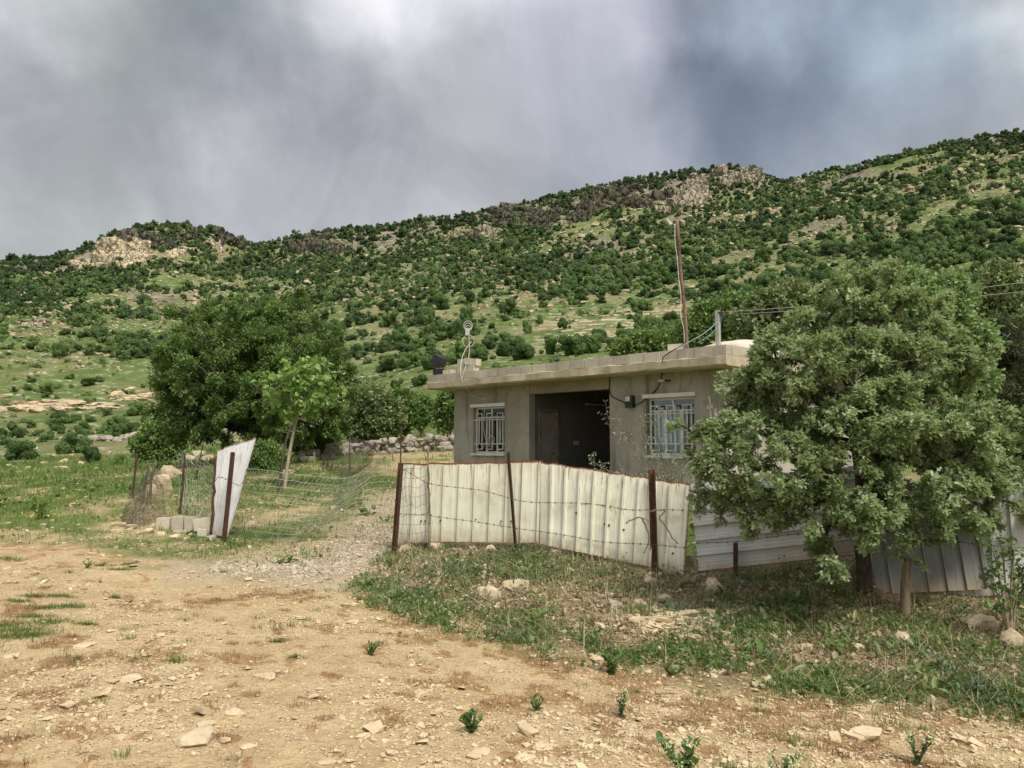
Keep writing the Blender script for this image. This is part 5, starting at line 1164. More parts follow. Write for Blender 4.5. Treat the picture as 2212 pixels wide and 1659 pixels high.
# scattered scrub
def scatter_hill(n):
    th = rng.uniform(-.80, .80, n); r = np.sqrt(rng.uniform(70**2, 436**2, n)); return r*np.sin(th), r*np.cos(th), th, r
x, y, th, r = scatter_hill(78000)
a_ = np.clip(th, -.62, .62); z = height(x, y)
uu = 1106+F*np.tan(th); el = np.arctan2(z-CZ, r*np.cos(0)); vv = 829.5-F*np.tan(np.arctan((z-CZ)/(r*np.cos(th)))-PITCH)
dens = .35+1.9*fbm(x*.022, y*.022, 141, 4)+1.9*fbm(x*.085, y*.085, 143, 3)
dens += .25*sstep(200, 300, r)
lm = inpoly(np.array([(-50,640),(340,640),(420,740),(330,880),(-50,880)]), uu, vv); dens = np.where(lm, dens-.2, dens)
wood = sstep(150, 185, r); left = 1-sstep(450, 650, uu)
lim = np.where(uu > 1020, 165, 105); dens = np.where(r < lim, dens*.42*sstep(70, 120, r)-.03, dens)
dens -= left*.45*(1-sstep(150, 190, r))
spur = inpoly(np.array([(1010,770),(1060,715),(1180,670),(1300,640),(1480,655),(1520,700),(1480,760),(1200,790)]), uu, vv); dens = np.where(spur, .02, dens)
for P_ in ([(1330,640),(1500,610),(1530,640),(1400,660)], [(2060,380),(2212,360),(2212,440),(2120,430)], [(1680,520),(1800,480),(1820,500),(1700,550)], [(330,640),(480,620),(520,650),(350,680)], [(1540,560),(1680,545),(1700,590),(1560,600)], [(160,560),(300,505),(330,570),(250,595)]): dens = np.where(inpoly(np.array(P_), uu, vv), dens-.45, dens)
for a, b_, c, d_ in ((190,520,318,578),(345,538,420,568),(455,525,484,570),(640,520,850,552),(960,495,1075,520),(1190,470,1330,505),(1370,425,1450,465),(1450,375,1530,445),(1545,362,1640,396),(1715,383,1757,405),(1150,505,1420,555),(10,690,130,735),(1770,560,1850,595)): dens = np.where((uu > a) & (uu < c) & (vv > b_) & (vv < d_), dens*.3-.05, dens)
dens += .7*(np.abs(r-427) < 10)
keep = rng.random(len(x)) < np.clip(dens, 0, 1)*.66
keep &= ~((r < 100) & (np.abs(uu-1106) > 1500)); x, y, z, th, r, uu, vv = [q[keep] for q in (x, y, z, th, r, uu, vv)]
wd = rng.gamma(3., .5, len(x))+.7; wd = np.clip(wd, .8, 4.8)*np.where(r < 140, .7, 1)*np.where(rng.random(len(x)) < .35, .55, 1.); hd = wd*rng.uniform(.72, 1.0, len(x))
inview = (uu > -20) & (uu < 2232) & (vv < 960)
size = np.where(inview, wd*hd/r**2, 0)
big = np.argsort(-size)[:165]
for i in big:
    sec = 'left' if uu[i] < 700 else ('middle' if uu[i] < 1500 else 'right')
    lb = {'left': 'round dark scrub tree among many on the slope above the big dark tree', 'middle': 'round dark scrub tree among many on the slope straight above the house', 'right': 'round green scrub tree among many on the slope above the big pale tree'}[sec]
    bush((x[i], y[i], z[i]-.3), wd[i], hd[i]*1.15, lb, 'scrub trees on the '+sec+' slope', None, 'tree', 'scrub_tree')
rest = np.setdiff1d(np.arange(len(x)), big)
mb = MB(); LOW = [[(scrub_proto(230, .15, 700+i), lumps(700+i, .93)) for i in range(5)], [(scrub_proto(110, .2, 720+i), lumps(720+i, .95, 1., 1)) for i in range(5)]]
lodw = (r > 230).astype(int)
for lod in (0, 1):
    for k in range(5):
        s = rest[(lodw[rest] == lod) & (np.arange(len(rest)) % 5 == k)]
        if not len(s): continue
        RZ_ = rotz(rng.uniform(0, 6.28, len(s))); SC_ = np.c_[wd[s]/1.15, wd[s]/1.15, hd[s]/.95]; TT_ = np.c_[x[s], y[s], z[s]-.25]
        tone = rng.normal(0, .28, len(s))+.9*fbm(x[s]*.03, y[s]*.03, 171, 3)-.22*sstep(300, 420, r[s])
        for V, Fq, rn in (LOW[lod][k][0], (*LOW[lod][k][1], None)):
            VV, FF = xf(V, Fq, RZ_, SC_, TT_); rn = np.full(len(V), .4) if rn is None else rn
            mb.add(VV, FF, 0, np.clip((rn[None]*.8+tone[:, None]+.08).ravel(), 0, 1))
print('scrub', len(x), 'rest', len(rest))
M['scrub_far'] = leafmat('scrub_far', (.036, .064, .022), (.105, .16, .05), (.17, .235, .08), .2, .7, .15)
n = 9000; th_ = rng.uniform(-.72, .72, n); r_ = np.sqrt(rng.uniform(38**2, 300**2, n)); sx_ = r_*np.sin(th_); sy_ = r_*np.cos(th_); ok = rng.random(n) < np.clip(.45+2*fbm(sx_*.06, sy_*.06, 181, 3), .1, 1); sx_, sy_, r_ = sx_[ok], sy_[ok], r_[ok]; sw_ = (rng.gamma(2.5, .16, len(sx_))+.15)*np.clip(r_/110, .4, 1.5)
for k in range(5):
    q = np.arange(len(sx_)) % 5 == k; V, Fq, rn = LOW[1][k][0]; VV, FF = xf(V, Fq, rotz(rng.uniform(0, 6.28, q.sum())), np.c_[sw_[q], sw_[q], sw_[q]*.6], np.c_[sx_[q], sy_[q], height(sx_[q], sy_[q])-.04])
    mb.add(VV, FF, 0, np.clip((rn[None]*.7+rng.normal(.15, .25, q.sum())[:, None]).ravel(), 0, 1))
tag(mb.build('hillside_scrub', M['scrub_far'], None, False, np.zeros(3)), kind='stuff', label='dense green scrub covering the whole mountainside', cat='scrub')
# ------------------------------------------------------------------ crags
CRAG_DV = 13
COLS = []
for i in range(8):
    g = np.random.default_rng(900+i); d, f = ICO[3]; n_ = unit(g.normal(size=(11, 3))*[1, 1, .3]); n_ = np.vstack([n_, unit(g.normal(size=(2, 3))*[.3, .3, 0]+[0, 0, 1])]); h = g.uniform(.55, 1, 13)
    q = d@n_.T; q = np.where(q > .05, h/np.maximum(q, .05), 9); rr = np.minimum(q.min(1), 1.3); an_ = np.arctan2(d[:, 1], d[:, 0])
    rr *= 1+.16*(vnoise(an_*2.2, d[:, 2]*.8, i+40)-.5)*2+.10*fbm(d[:, 0]*4+d[:, 2]*3, d[:, 1]*4-d[:, 2]*2, i, 3); COLS.append((d*rr[:, None], f))
def crag(label, u0, v0, u1, v1, n, mat, sz, tall, group, slant=0., poly=None):
    b = MB(); D0 = None; k = 0; CC = []; SS = []
    n = int(n*(2.1 if mat == 'cliff' else 2.6)); v0 += CRAG_DV if mat == 'cliff' else 0; v1 += CRAG_DV if mat == 'cliff' else 0
    for i in range(n*6):
        if k >= n: break
        f = rng.random(); g = rng.random(); u = u0+(u1-u0)*f; v = v1+(v0-v1)*(g if slant == 0 else g*np.clip(.25+slant*(f if slant > 0 else 1-f), .1, 1))
        if poly is not None and not inpoly(poly, np.array([u]), np.array([v]))[0]: continue
        p = hit(u, v)
        if p[1] > 520: continue
        s = sz*.55*rng.gamma(5, .2); V, Fq = COLS[int(rng.integers(8))]; V = V*np.array([s*.5, s*.5, s*.5*tall*(.74 if mat == 'cliff' else .9)*rng.uniform(.7, 1.3)]); V = V@rotz(np.array([rng.uniform(0, 6.28)]))[0].T
        V[:, 0] += V[:, 2]*rng.normal(0, .08); b.add(V+p+[0, 0, -s*.05*tall], Fq, 0, rng.random()); k += 1; CC.append(p); SS.append(s*.42*max(1, tall*.6))
    if k > 3:       # keep the connected body of rock
        CC = np.array(CC); SS = np.array(SS); lab = np.arange(k)
        A_ = np.linalg.norm(CC[:, None]-CC[None], axis=-1) < (SS[:, None]+SS[None])
        for _ in range(60):
            new = np.array([lab[A_[i]].min() for i in range(k)])
            if (new == lab).all(): break
            lab = new
        best = np.bincount(lab).argmax(); ix = [i for i in range(k) if lab[i] == best]; c_ = MB()
        for i in ix: c_.add(b.V[i], COLS[0][1], 0, b.A[i])
        b = c_
        tag(b.build('rock_outcrop', M[mat]), label, 'rock outcrop', group)
G = 'crags on the mountainside'
crag('large pale tan slab cliff below the rounded left summit', 155, 508, 324, 586, 90, 'cliff_pale', 8, .9, G, 0, [(150,580),(200,550),(262,528),(296,508),(314,540),(324,562),(262,586),(240,576)])
crag('small pale tan cliff right of the large pale slab', 345, 538, 420, 572, 24, 'cliff_pale', 5, 1.2, G)
crag('narrow pale pinnacle at the right foot of the left summit', 458, 528, 482, 572, 14, 'cliff_pale', 5, 1.9, G)
crag('dark fluted cliff on top of the left summit', 260, 490, 440, 520, 46, 'cliff', 7, 1.5, G)
crag('dark jutting cliff at the right shoulder of the left summit', 470, 492, 520, 520, 18, 'cliff', 8, 1.9, G)
crag('pale rock band at the left border below the skyline', 0, 590, 150, 612, 30, 'cliff_mid', 5, .9, G)
crag('grey rocky knoll low on the left slope', 10, 690, 130, 740, 60, 'cliff_mid', 3.2, .8, G)
crag('dark fluted cliff line along the skyline left of centre', 590, 500, 820, 535, 70, 'cliff', 7.5, 1.7, G)
crag('grey broken cliffs under the skyline left of centre', 640, 525, 850, 560, 60, 'cliff_mid', 5.5, 1.3, G)
crag('dark fluted cliff line along the skyline at centre', 820, 480, 1060, 505, 60, 'cliff', 7.5, 1.7, G)
crag('buff fluted cliff group under the centre skyline', 960, 500, 1075, 525, 36, 'cliff_mid', 5.5, 1.9, G)
crag('dark cliff face below the skyline right of centre', 1060, 440, 1290, 485, 90, 'cliff', 8, 1.8, G)
crag('dark cliff face climbing to the highest central crest', 1250, 395, 1480, 440, 90, 'cliff', 8, 1.7, G)
crag('buff rocks in a slanting row below the dark central cliff', 1190, 470, 1330, 510, 40, 'cliff_mid', 5.5, 1.1, G)
crag('grey pinnacles left of the big buff crag', 1370, 430, 1450, 470, 30, 'cliff_mid', 5.5, 1.8, G)
crag('big buff crag with a pointed top near the centre crest', 1440, 385, 1530, 450, 60, 'cliff_mid', 8.5, 1.5, G, 0, [(1440,450),(1500,384),(1526,400),(1530,430),(1490,452)])
crag('buff crag on the crest right of the pointed one', 1545, 366, 1640, 398, 40, 'cliff_mid', 8, 1.3, G)
crag('small grey crag on the wooded crest to the right', 1715, 385, 1755, 410, 14, 'cliff_mid', 5, 1.2, G)
crag('tan rocks breaking the skyline high on the right', 1880, 320, 2060, 345, 26, 'cliff_mid', 4.5, .9, G)
crag('slanting tan rock patch in the scrub above the big pale tree', 1770, 560, 1850, 600, 24, 'cliff_mid', 2.2, .6, G)
crag('tan rock patch high in the scrub at the right', 1880, 460, 1950, 500, 18, 'cliff_mid', 3, .7, G)
0 and crag('grey boulder field in the scrub below the central cliffs', 1150, 505, 1420, 560, 50, 'cliff_mid', 3.0, .8, G)
crag('long pale limestone ledge crossing the lower left slope', 0, 872, 240, 886, 40, 'limestone', 3.6, .28, G)
crag('pale limestone ledge reaching the big dark tree', 250, 850, 400, 866, 26, 'limestone', 3.2, .28, G)
# ------------------------------------------------------------------ loose stone and gravel (uncounted)
def put(n, P=None, box=None, fn=None):
    """random ground points inside a polygon, thinned by fn"""
    P = np.asarray(P) if P is not None else None
    lo, hi = (P.min(0), P.max(0)) if box is None else (np.array(box[:2]), np.array(box[2:]))
    x = rng.uniform(lo[0], hi[0], n); y = rng.uniform(lo[1], hi[1], n); ok = np.ones(n, bool)
    if P is not None: ok = inpoly(P, x, y)
    if fn is not None: ok &= rng.random(n) < fn(x, y)
    vis = np.abs(x) < y*.80+1.0; ok &= vis
    x = x[ok]; y = y[ok]; return x, y, height(x, y)
def chips(mb, x, y, z, s, flat=(.7, 1.), sink=.1, tm=CHIP):
    n = len(x); k = rng.integers(len(tm), size=n); sc_ = s[:, None]*np.c_[rng.uniform(.6, 1.2, n), rng.uniform(.5, 1., n), rng.uniform(*flat, n)]
    R = rotz(rng.uniform(0, 6.28, n)); a = rng.normal(0, .22, n); c, sn = np.cos(a), np.sin(a); Q = np.zeros((n, 3, 3)); Q[:, 0, 0] = c; Q[:, 0, 2] = sn; Q[:, 1, 1] = 1; Q[:, 2, 0] = -sn; Q[:, 2, 2] = c
    R = R@Q; T = np.c_[x, y, z+s*.15]
    for i in range(len(tm)):
        q = k == i
        if q.any():
            V, Fq = xf(tm[i][0], tm[i][1], R[q], sc_[q]*.5, T[q]); mb.add(V, Fq, 0, np.repeat(rng.random(q.sum()), len(tm[i][0])))
mb = MB()
TRK = np.array([hit(*q)[:2] for q in ((640,1659),(560,1450),(470,1330),(330,1250),(120,1195),(-200,1190))])
def trk(x, y):
    d = np.full(len(x), 9.)
    for i in range(len(TRK)-1):
        a, b = TRK[i], TRK[i+1]; ab = b-a; t = np.clip(((x-a[0])*ab[0]+(y-a[1])*ab[1])/(ab@ab), 0, 1); d = np.minimum(d, np.hypot(x-a[0]-t*ab[0], y-a[1]-t*ab[1]))
    return 1-.8*np.exp(-(d/.5)**2)
dens = lambda x, y: trk(x, y)*np.clip(.35+1.9*fbm(x*.8, y*.8, 301, 4)+.25*sstep(-1, 2, x), .03, 1)
x, y, z = put(190000, None, (-9, 2.5, 7, 10), lambda x, y: dens(x, y)*soft(Z_ROAD, x, y)*np.clip(8/np.maximum(y, 3)-.5, .1, 1))
chips(mb, x, y, z, rng.gamma(2, .0062, len(x))+.006, (.3, .8))
x, y, z = put(3400, None, (-9, 2.5, 7, 11), lambda x, y: dens(x, y)*soft(Z_ROAD, x, y))
chips(mb, x, y, z, rng.gamma(3, .012, len(x))+.02, (.2, .5))
x, y, z = put(3000, Z_BANK); chips(mb, x, y, z, rng.gamma(2, .014, len(x))+.015, (.4, .8))
h0 = hit(1470, 1348); x = h0[0]+rng.normal(0, .24, 420); y = h0[1]+rng.normal(0, .17, 420); chips(mb, x, y, height(x, y)+rng.uniform(0, .07, 420)*np.exp(-((x-h0[0])**2+(y-h0[1])**2)/.06), rng.gamma(3, .022, 420)+.02, (.25, .5))
tag(mb.build('loose_gravel', M['pale_chip'], None, False, np.zeros(3)), 'pale limestone chips strewn over the dirt road', kind='stuff')
mb = MB(); x, y, z = put(26000, Z_GRAV, None, lambda x, y: np.clip(.30+2.2*fbm(x*.9, y*.9, 305), .04, 1)*soft(Z_GRAV, x, y, .8)); chips(mb, x, y, z, rng.gamma(3, .0075, len(x))+.01, (.5, .9))
tag(mb.build('driveway_gravel', M['gravel'], None, False, np.zeros(3)), 'grey gravel of the driveway by the gate post', kind='stuff')
mb = MB(); n = 17000; th = rng.uniform(-.7, .7, n); r = np.sqrt(rng.uniform(30**2, 400**2, n)); x = r*np.sin(th); y = r*np.cos(th); ok = (fbm(x*.05, y*.05, 311)+.5*fbm(x*.25, y*.25, 312) > -.02) ; x, y, r = x[ok], y[ok], r[ok]
chips(mb, x, y, height(x, y), (rng.gamma(2, .22, len(x))+.12)*np.clip(r/150, .3, 2.2), (.5, .9))
tag(mb.build('hillside_rubble', M['limestone'], None, False, np.zeros(3)), 'pale boulders and stones scattered over the grassy hillside', kind='stuff')

mb = MB(); x, y, z = put(16000, None, (-14, 10, 4.5, 24), lambda x, y: (1-soft(Z_ROAD, x, y))*(1-soft(Z_BANK, x, y))*np.clip(.35+1.8*fbm(x*.6, y*.6, 307), .03, 1)); chips(mb, x, y, z, rng.gamma(1.8, .017, len(x))+.012, (.5, .9))
tag(mb.build('yard_gravel', M['limestone'], None, False, np.zeros(3)), 'loose tan stones on the bare earth of the yard', kind='stuff')
# ------------------------------------------------------------------ grass, weeds, dry moss
BLADE = (np.array([[-.05, 0, 0], [.05, 0, 0], [.035, .12, .55], [-.035, .12, .55], [0, .4, 1.]]), None)
def blades(mb, x, y, z, h, wide=1., lean=.45, mat=0, tone=None, per=1, spread=.02):
    if per > 1:
        x = np.repeat(x, per)+rng.normal(0, 1, len(x)*per)*np.repeat(np.broadcast_to(spread, x.shape), per); y = np.repeat(y, per)+rng.normal(0, 1, len(y)*per)*np.repeat(np.broadcast_to(spread, y.shape), per); z = np.repeat(z, per); h = np.repeat(h, per)*rng.uniform(.5, 1.2, len(x)); tone = np.repeat(tone, per) if tone is not None else None
    n = len(x); R = rotz(rng.uniform(0, 6.28, n)); l = rng.gamma(2, lean/2, n)
    V0 = np.broadcast_to(BLADE[0], (n, 5, 3)).copy(); V0[:, :, 1] *= l[:, None]*2; V0[:, :, 0] *= wide
    V = np.einsum('nij,nmj->nmi', R, V0*h[:, None, None])+np.c_[x, y, z-.005][:, None]
    b = (np.arange(n)*5)[:, None]; rn = np.clip((tone if tone is not None else .45)+rng.normal(0, .2, n), 0, 1)
    mb.add(V.reshape(-1, 3), [np.concatenate([b+[0, 1, 2], b+[0, 2, 3]]).reshape(-1, 3), (b+[3, 2, 4]).reshape(-1, 3)], mat, np.repeat(rn, 5))
def lowleaves(mb, x, y, z, s, per, spread, tm=LEAF_OVAL, up=.35, tone=None, mat=0):
    c = np.c_[x, y, z+.01]; n = len(c)*per; cc = np.repeat(c, per, 0); a = rng.uniform(0, 6.28, n); el = rng.uniform(.0, 1.1, n); d = np.c_[np.cos(a)*np.cos(el), np.sin(a)*np.cos(el), np.sin(el)]
    sp = np.repeat(np.broadcast_to(spread, len(c)), per); p = cc+np.c_[rng.normal(0, 1, (n, 2))*sp[:, None], np.abs(rng.normal(0, .5, n))*sp*up*2]
    V, Fq = xf(tm[0], tm[1][0], frames(d, np.c_[np.zeros((n, 2)), np.ones(n)]+rdir(n)*.4), np.repeat(s, per)*rng.uniform(.5, 1.2, n), p)
    t = (np.repeat(tone, per) if tone is not None else .45)+rng.normal(0, .2, n); mb.add(V, Fq, mat, np.repeat(np.clip(t, 0, 1), len(tm[0])))
bankd = lambda x, y: soft(Z_BANK, x, y, .42)*sstep(-.30, .02, fbm(x*1.6, y*1.6, 329, 3)+.35*np.minimum(edged(x, y), 1)-.02)
# green edge of the bank
mb = MB()
lush = lambda x, y: bankd(x, y)*np.clip(np.exp(-(edged(x, y)/.42)**2)*1.0+.27+1.8*fbm(x*.9, y*.9, 331, 3)+.7*fbm(x*3, y*3, 332, 2)+.25*sstep(2.0, 3.5, x), 0, 1)
x, y, z = put(52000, Z_BANKX, None, lush); blades(mb, x, y, z, rng.gamma(5, .0105, len(x))+.015, .9, .7, tone=.35+.7*fbm(x*1.4, y*1.4, 333, 3), per=3, spread=.028)
tag(mb.build('bank_grass', M['grass'], None, False, np.zeros(3)), 'green grass over the bank below the fence', kind='stuff')
mb = MB(); x, y, z = put(11000, Z_BANKX, None, lush); lowleaves(mb, x, y, z, rng.gamma(4, .0065, len(x))+.01, 10, .05, LEAF_OVAL, .6, .42+.9*fbm(x*1.2, y*1.2, 334, 3))
x, y, z = put(1200, Z_BANKX, None, lambda x, y: bankd(x, y)*(.15+.85*sstep(1.6, 3, x))); lowleaves(mb, x, y, z, rng.gamma(6, .0115, len(x))+.03, 6, .04, LEAF_LONG, .5, .7+rng.normal(0, .2, len(x)))
tag(mb.build('bank_weeds', M['weed'], None, False, np.zeros(3)), 'broad leaved weeds covering the bank', kind='stuff')
mb = MB(); x, y, z = put(1800, Z_BANKX, None, lambda x, y: bankd(x, y)*np.clip(.25+2.6*fbm(x*1.1, y*1.1, 339, 2), 0, 1)); lowleaves(mb, x, y, z, rng.gamma(4, .007, len(x))+.012, 34, .075, LEAF_LONG, .9, .4+rng.normal(0, .2, len(x)))
tag(mb.build('bluish_weeds', M['weed_blue'], None, False, np.zeros(3)), 'feathery bluish green weeds in clumps on the bank', kind='stuff')
# straw and litter
mb = MB(); x, y, z = put(36000, Z_BANKX, None, lambda x, y: bankd(x, y)*np.clip(.55+1.5*fbm(x*.9, y*.9, 341, 3), .05, 1)); blades(mb, x, y, z+.005, rng.gamma(4, .02, len(x))+.02, .35, 2.2, tone=rng.uniform(0, 1, len(x)))
x, y, z = put(24000, Z_BANKX, None, bankd); lowleaves(mb, x, y, z, rng.gamma(4, .007, len(x))+.01, 2, .02, LEAF_OVAL, .1, rng.uniform(0, 1, len(x)))
x, y, z = put(480, Z_BANKX, None, bankd); blades(mb, x, y, z, rng.uniform(.2, .42, len(x)), .09, .5, tone=rng.uniform(.4, 1, len(x)), per=3, spread=.03)
tag(mb.build('leaf_litter', M['straw'], None, False, np.zeros(3)), 'dry straw and fallen leaves on the bank', kind='stuff')
# brown dry moss tufts on the dirt
mb = MB(); x, y, z = put(40000, None, (-7, 2.5, 7, 9), MOSS); n = len(x); rr = rng.gamma(3, .008, n)+.012
blades(mb, x, y, z, rng.gamma(5, .0042, n)+.007, .9, 1.0, tone=.4+1.4*fbm(x*1.5, y*1.5, 352, 2), per=14, spread=rr)
tag(mb.build('dry_moss', M['moss'], None, False, np.zeros(3)), 'reddish brown dry moss tufts on the dirt', kind='stuff')
mb = MB(); x, y, z = put(2000, None, (-6, 2.6, 7, 11), lambda x, y: soft(Z_ROAD, x, y)*np.clip(.05+1.5*fbm(x*.6, y*.6, 361, 3)+.35*sstep(-.5, 2, x)+.9*np.exp(-(edged(x, y)/.7)**2), 0, 1)); n = len(x)
blades(mb, x, y, z, rng.gamma(5, .006, n)+.009, .8, .9, tone=.3+rng.normal(0, .2, n), per=40, spread=rng.gamma(3, .012, n)+.012)
for u, v, rr in ((60,1330,.16),(40,1300,.12),(110,1345,.18),(35,1360,.3),(95,1310,.14),(160,1310,.16),(75,1372,.14),(20,1375,.2),(185,1352,.09),(130,1290,.14),(70,1290,.1),(15,1345,.2),(225,1220,.12),(260,1232,.14),(280,1222,.1),(20,1210,.22),(475,1238,.1),(600,1385,.06),(640,1420,.06),(250,1290,.06)):
    c = hit(u, v); rr *= .62; m = int(520*rr/.1); px_ = c[0]+rng.normal(0, rr, m); py_ = c[1]+rng.normal(0, rr*.4, m); blades(mb, px_, py_, height(px_, py_), rng.gamma(5, .0045, m)+.008, .9, 1.2, tone=np.full(m, .08))
tag(mb.build('dirt_grass', M['grass'], None, False, np.zeros(3)), 'small green grass tufts on the dirt road', kind='stuff')
# yard and field grass
mb = MB()
def gf(x, y):
    m = masks(x, y); return m['grass']*(1-m['bank'])*np.clip(.5+1.5*fbm(x*.45, y*.45, 371, 4), .05, 1)
x, y, z = put(95000, None, (-14, 10, 4.5, 22), gf); n = len(x); blades(mb, x, y, z, (rng.gamma(4, .011, n)+.016), 1.2, .8, tone=.5+1.3*fbm(x*.5, y*.5, 372, 3), per=3, spread=.05)
x, y, z = put(46000, None, (-34, 22, 22, 48), gf); n = len(x); blades(mb, x, y, z, (rng.gamma(4, .024, n)+.04), 1.8, .8, tone=.45+1.3*fbm(x*.3, y*.3, 373, 3), per=3, spread=.12)
tag(mb.build('field_grass', M['grass'], None, False, np.zeros(3)), 'green grass of the yard and the left field', kind='stuff')
mb = MB(); x, y, z = put(5200, None, (-14, 10, 4.5, 22), lambda x, y: gf(x, y)*np.clip(.2+2*fbm(x*.5, y*.5, 375), 0, 1)); lowleaves(mb, x, y, z, rng.gamma(5, .011, len(x))+.02, 9, .08, LEAF_OVAL, .6, .35+fbm(x*.6, y*.6, 376, 2))
tag(mb.build('yard_weeds', M['weed'], None, False, np.zeros(3)), 'leafy weeds in the yard and beside the road', kind='stuff')
mb = MB(); Pf = gpoly([(0,1085),(110,1085),(190,1120),(160,1150),(0,1145)]); x, y, z = put(260, Pf); mb2 = None
lowleaves(mb, x, y, z+.18, np.full(len(x), .03), 3, .04, LEAF_OVAL, .4)
x, y, z = put(160, gpoly([(560,1180),(640,1195),(640,1225),(520,1230)])); lowleaves(mb, x, y, z+.08, np.full(len(x), .018), 3, .03, LEAF_OVAL, .4)
tag(mb.build('yellow_wildflowers', M['yellow'], None, False, np.zeros(3)), 'tiny yellow wildflowers in the grass beside the road', kind='stuff')
mb = MB(); x, y, z = put(700, gpoly([(290,1020),(330,985),(470,1000),(465,1030),(330,1045)])); lowleaves(mb, x, y, z+.1, np.full(len(x), .03), 3, .05, LEAF_OVAL, .4)
tag(mb.build('white_wildflowers', M['flower'], None, False, np.zeros(3)), 'pale wildflowers behind the wire mesh', kind='stuff')

# ------------------------------------------------------------------ leafy weeds standing alone on the dirt
def weed(label, u, v, hpx, wpx, n_st, leaf, lmat='weed', flower=False, tm=LEAF_OVAL, name='weed'):
    p = hit(u, v); s = p[1]/F; H = hpx*s*1.05; Wd = wpx*s; rt = empty(name, p, label, 'weed'); w = MB(); cc = []; oo = []; tops = []
    for i in range(n_st):
        a = rng.uniform(0, 6.28); l = rng.uniform(.2, .62)*Wd; t = p+[math.cos(a)*l, math.sin(a)*l*.8, H*rng.uniform(.4, .95)]; P = smoothline([p, p*.5+t*.5+[0, 0, .08*H], t], 6); w.tube(P, np.linspace(.006, .003, len(P)), 5); tops.append(t)
        m = max(4, int(H/.022))
        for k in range(m):
            f = (k+.5)/m; q = P[min(len(P)-1, int(f*len(P)))]; b = k*2.4+a; cc.append(q); oo.append(np.array([math.cos(b), math.sin(b), .55+.6*f]))
    w.build('stem', M['weed'], rt); cc = np.array(cc); oo = unit(np.array(oo)); n = len(cc); nn = unit(np.array([0, 0, 1.])+rdir(n)*.25+oo*-.2)
    V, Fq = xf(tm[0], tm[1][0], frames(oo+rdir(n)*.15, nn), leaf*rng.uniform(.6, 1.15, n), cc); L = MB(); L.add(V, Fq, 0, np.repeat(np.clip(rng.normal(.4, .2, n), 0, 1), len(tm[0]))); L.build('foliage', M[lmat], rt)
    if flower:
        for t in tops:
            c = t+rng.normal(0, .012, (40, 3)); fl = MB(); V, Fq = xf(LEAF_Q[0]-[0, .5, 0], LEAF_Q[1][0], frames(rdir(40), rdir(40)), np.full(40, .013), c); fl.add(V, Fq, 0, np.repeat(rng.random(40), 4)); fl.build('flower_head', M['flower'], rt)
weed('dark green low leafy weed on the bare dirt near the lower centre', 1020, 1590, 42, 52, 8, .055)
weed('small upright leafy weed right of the low dark one', 1160, 1540, 34, 26, 4, .045)
weed('greyish upright weed with pale tips on the dirt', 1342, 1553, 62, 30, 6, .04, 'weed_blue', True)
weed('tall leafy weed at the edge of the bank grass', 1322, 1460, 66, 44, 6, .06)
weed('feathery green weed on the dirt left of the tall leafy weed', 800, 1420, 30, 36, 8, .05, tm=LEAF_LONG)
weed('large leafy weed with cream flower heads cut by the lower edge', 1480, 1705, 100, 80, 9, .06, 'weed', True)
weed('cream flowering plant low at the bottom edge', 1695, 1705, 70, 84, 9, .035, 'weed_blue', True)
weed('bluish leafy weed at the lower right corner', 1982, 1652, 66, 62, 7, .042, 'weed_blue', True)
weed('dark flat weed clump by the driveway gravel below the gate post', 838, 1225, 22, 70, 8, .07, tm=LEAF_LONG)
weed('dark flat weed clump at the upper end of the bank grass', 862, 1240, 16, 44, 6, .07, tm=LEAF_LONG)
weed('feathery dark weed left of the first bank boulder', 795, 1268, 20, 50, 7, .07, tm=LEAF_LONG)
weed('flat rosette weed on the dirt below the bank grass', 1450, 1462, 20, 60, 8, .05)
weed('green herb tuft on the dirt far left near the road', 188, 1226, 16, 26, 6, .06, tm=LEAF_LONG)

# ------------------------------------------------------------------ sky, sun and exposure
SUN_EL, SUN_AZ = rad(55), rad(148)     # azimuth clockwise from +y (camera direction)
wd_ = bpy.data.worlds.new('World'); sc.world = wd_; wd_.use_nodes = True; nt = wd_.node_tree; nt.nodes.clear(); k = NT(nt)
out = nt.nodes.new('ShaderNodeOutputWorld'); bg = nt.nodes.new('ShaderNodeBackground'); k.l(bg.outputs[0], out.inputs[0])
sky = nt.nodes.new('ShaderNodeTexSky'); sky.sky_type = 'NISHITA'; sky.sun_disc = False; sky.sun_elevation = SUN_EL; sky.sun_rotation = SUN_AZ
gen = nt.nodes.new('ShaderNodeTexCoord').outputs['Generated']
nz = nt.nodes.new('ShaderNodeTexNoise'); k.l(gen, nz.inputs['Vector']); nz.inputs['Scale'].default_value = 2.6; nz.inputs['Detail'].default_value = 7; nz.inputs['Roughness'].default_value = .55
off = nt.nodes.new('ShaderNodeVectorMath'); off.operation = 'SUBTRACT'; k.l(nz.outputs['Color'], off.inputs[0]); off.inputs[1].default_value = (.5, .5, .5)
sc2 = nt.nodes.new('ShaderNodeVectorMath'); sc2.operation = 'SCALE'; k.l(off.outputs[0], sc2.inputs[0]); sc2.inputs['Scale'].default_value = .42
wv = nt.nodes.new('ShaderNodeVectorMath'); wv.operation = 'ADD'; k.l(gen, wv.inputs[0]); k.l(sc2.outputs[0], wv.inputs[1]); WV = wv.outputs[0]
def srgb(c): return tuple(((v/255+.055)/1.055)**2.4 if v > 10 else v/255/12.92 for v in c)
EXPO = SKY_EXPO
def lin(c): return tuple(v/2**EXPO*10. for v in srgb(c))     # x10: the background runs at strength 0.1
sx = nt.nodes.new('ShaderNodeSeparateXYZ'); k.l(gen, sx.inputs[0]); el = sx.outputs[2]
col = k.mix(k.ramp(el, .12, .42), lin((186, 186, 185)), lin((166, 167, 169)))
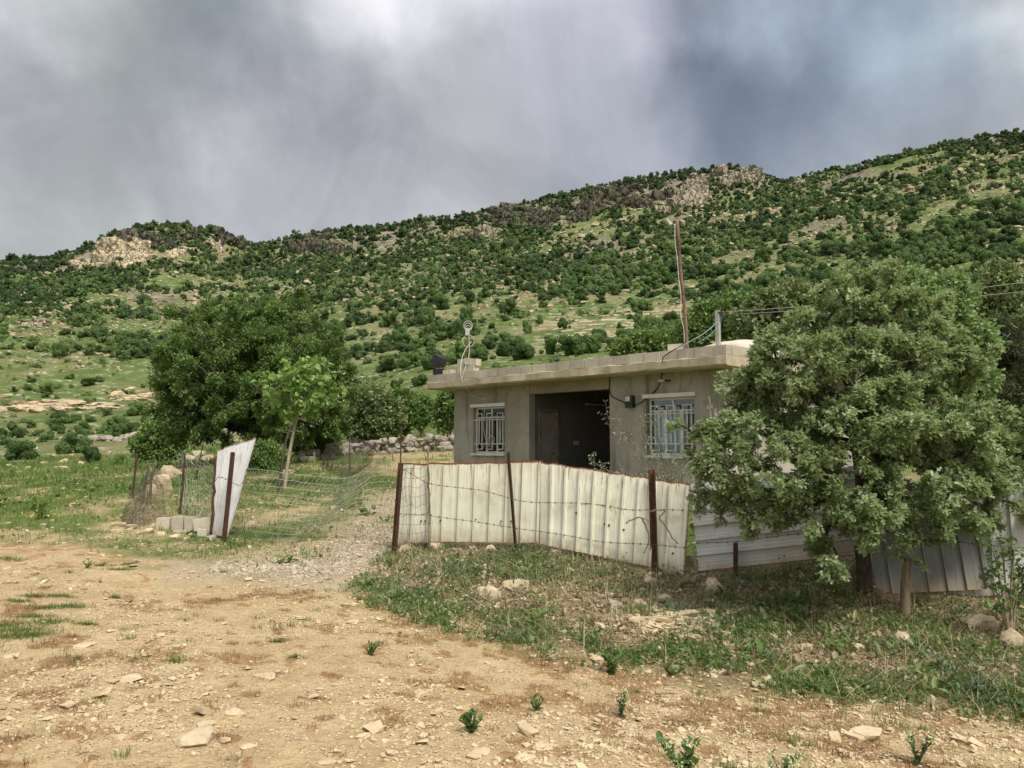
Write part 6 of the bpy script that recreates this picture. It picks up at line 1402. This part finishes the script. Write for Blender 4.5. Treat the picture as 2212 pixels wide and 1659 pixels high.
for u, v, rpx, c, amt in BLOBS:
    a, b = ray(u, v); d = unit(np.array([float(a), 1, float(b)])); ds = nt.nodes.new('ShaderNodeVectorMath'); ds.operation = 'DISTANCE'; k.l(WV, ds.inputs[0]); ds.inputs[1].default_value = d
    col = k.mix(k.ramp(ds.outputs['Value'], rpx/F*1.25, rpx/F*.1, 0, amt), col, lin(c))
mp = nt.nodes.new('ShaderNodeMapping'); k.l(gen, mp.inputs['Vector']); mp.inputs['Rotation'].default_value = (0, rad(48), 0); mp.inputs['Scale'].default_value = (3.6, 2, 1.6)
mp2 = nt.nodes.new('ShaderNodeMapping'); k.l(gen, mp2.inputs['Vector']); mp2.inputs['Rotation'].default_value = (0, rad(12), 0); mp2.inputs['Scale'].default_value = (3.2, 2, 2.3)
tw_ = k.ramp(sx.outputs[0], -.05, .25); st = k.math('ADD', k.math('MULTIPLY', k.noise(mp.outputs[0], 1.1, 6, .58, .6), tw_), k.math('MULTIPLY', k.noise(mp2.outputs[0], 1.2, 7, .6, .7), k.math('SUBTRACT', 1., tw_))); mot = k.noise(gen, 3.6, 6, .58, .6)
lumf = k.math('MULTIPLY', k.ramp(st, .3, .7, .86, 1.16), k.ramp(mot, .3, .7, .80, 1.22))
vm = nt.nodes.new('ShaderNodeVectorMath'); vm.operation = 'SCALE'; k.l(col, vm.inputs[0]); k.l(lumf, vm.inputs['Scale'])
# sky boosted overhead and behind the viewer, added to light the ground
topf = k.ramp(el, .5, .85, 1., ZEN); vm2 = nt.nodes.new('ShaderNodeVectorMath'); vm2.operation = 'SCALE'; k.l(vm.outputs[0], vm2.inputs[0]); k.l(topf, vm2.inputs['Scale'])
bk = k.ramp(sx.outputs[1], .2, -.5, 1., BACK); vm3 = nt.nodes.new('ShaderNodeVectorMath'); vm3.operation = 'SCALE'; k.l(vm2.outputs[0], vm3.inputs[0]); k.l(bk, vm3.inputs['Scale'])
fin = k.mix(.93, sky.outputs[0], vm3.outputs[0]); k.l(fin, bg.inputs[0]); bg.inputs[1].default_value = .1
sl = bpy.data.lights.new('sun', 'SUN'); sl.energy = 1.5; sl.angle = rad(18); sl.color = (1, .955, .88); so_ = bpy.data.objects.new('sun', sl); COL.objects.link(so_)
d = Vector((math.sin(SUN_AZ)*math.cos(SUN_EL), math.cos(SUN_AZ)*math.cos(SUN_EL), math.sin(SUN_EL))); so_.rotation_euler = d.to_track_quat('Z', 'Y').to_euler(); so_.location = (0, 0, 30)
sc.view_settings.view_transform = 'Standard'; sc.view_settings.look = 'None'; sc.view_settings.gamma = 1; sc.view_settings.exposure = EXPO
sc.cycles.max_bounces = 6; sc.cycles.transparent_max_bounces = 12
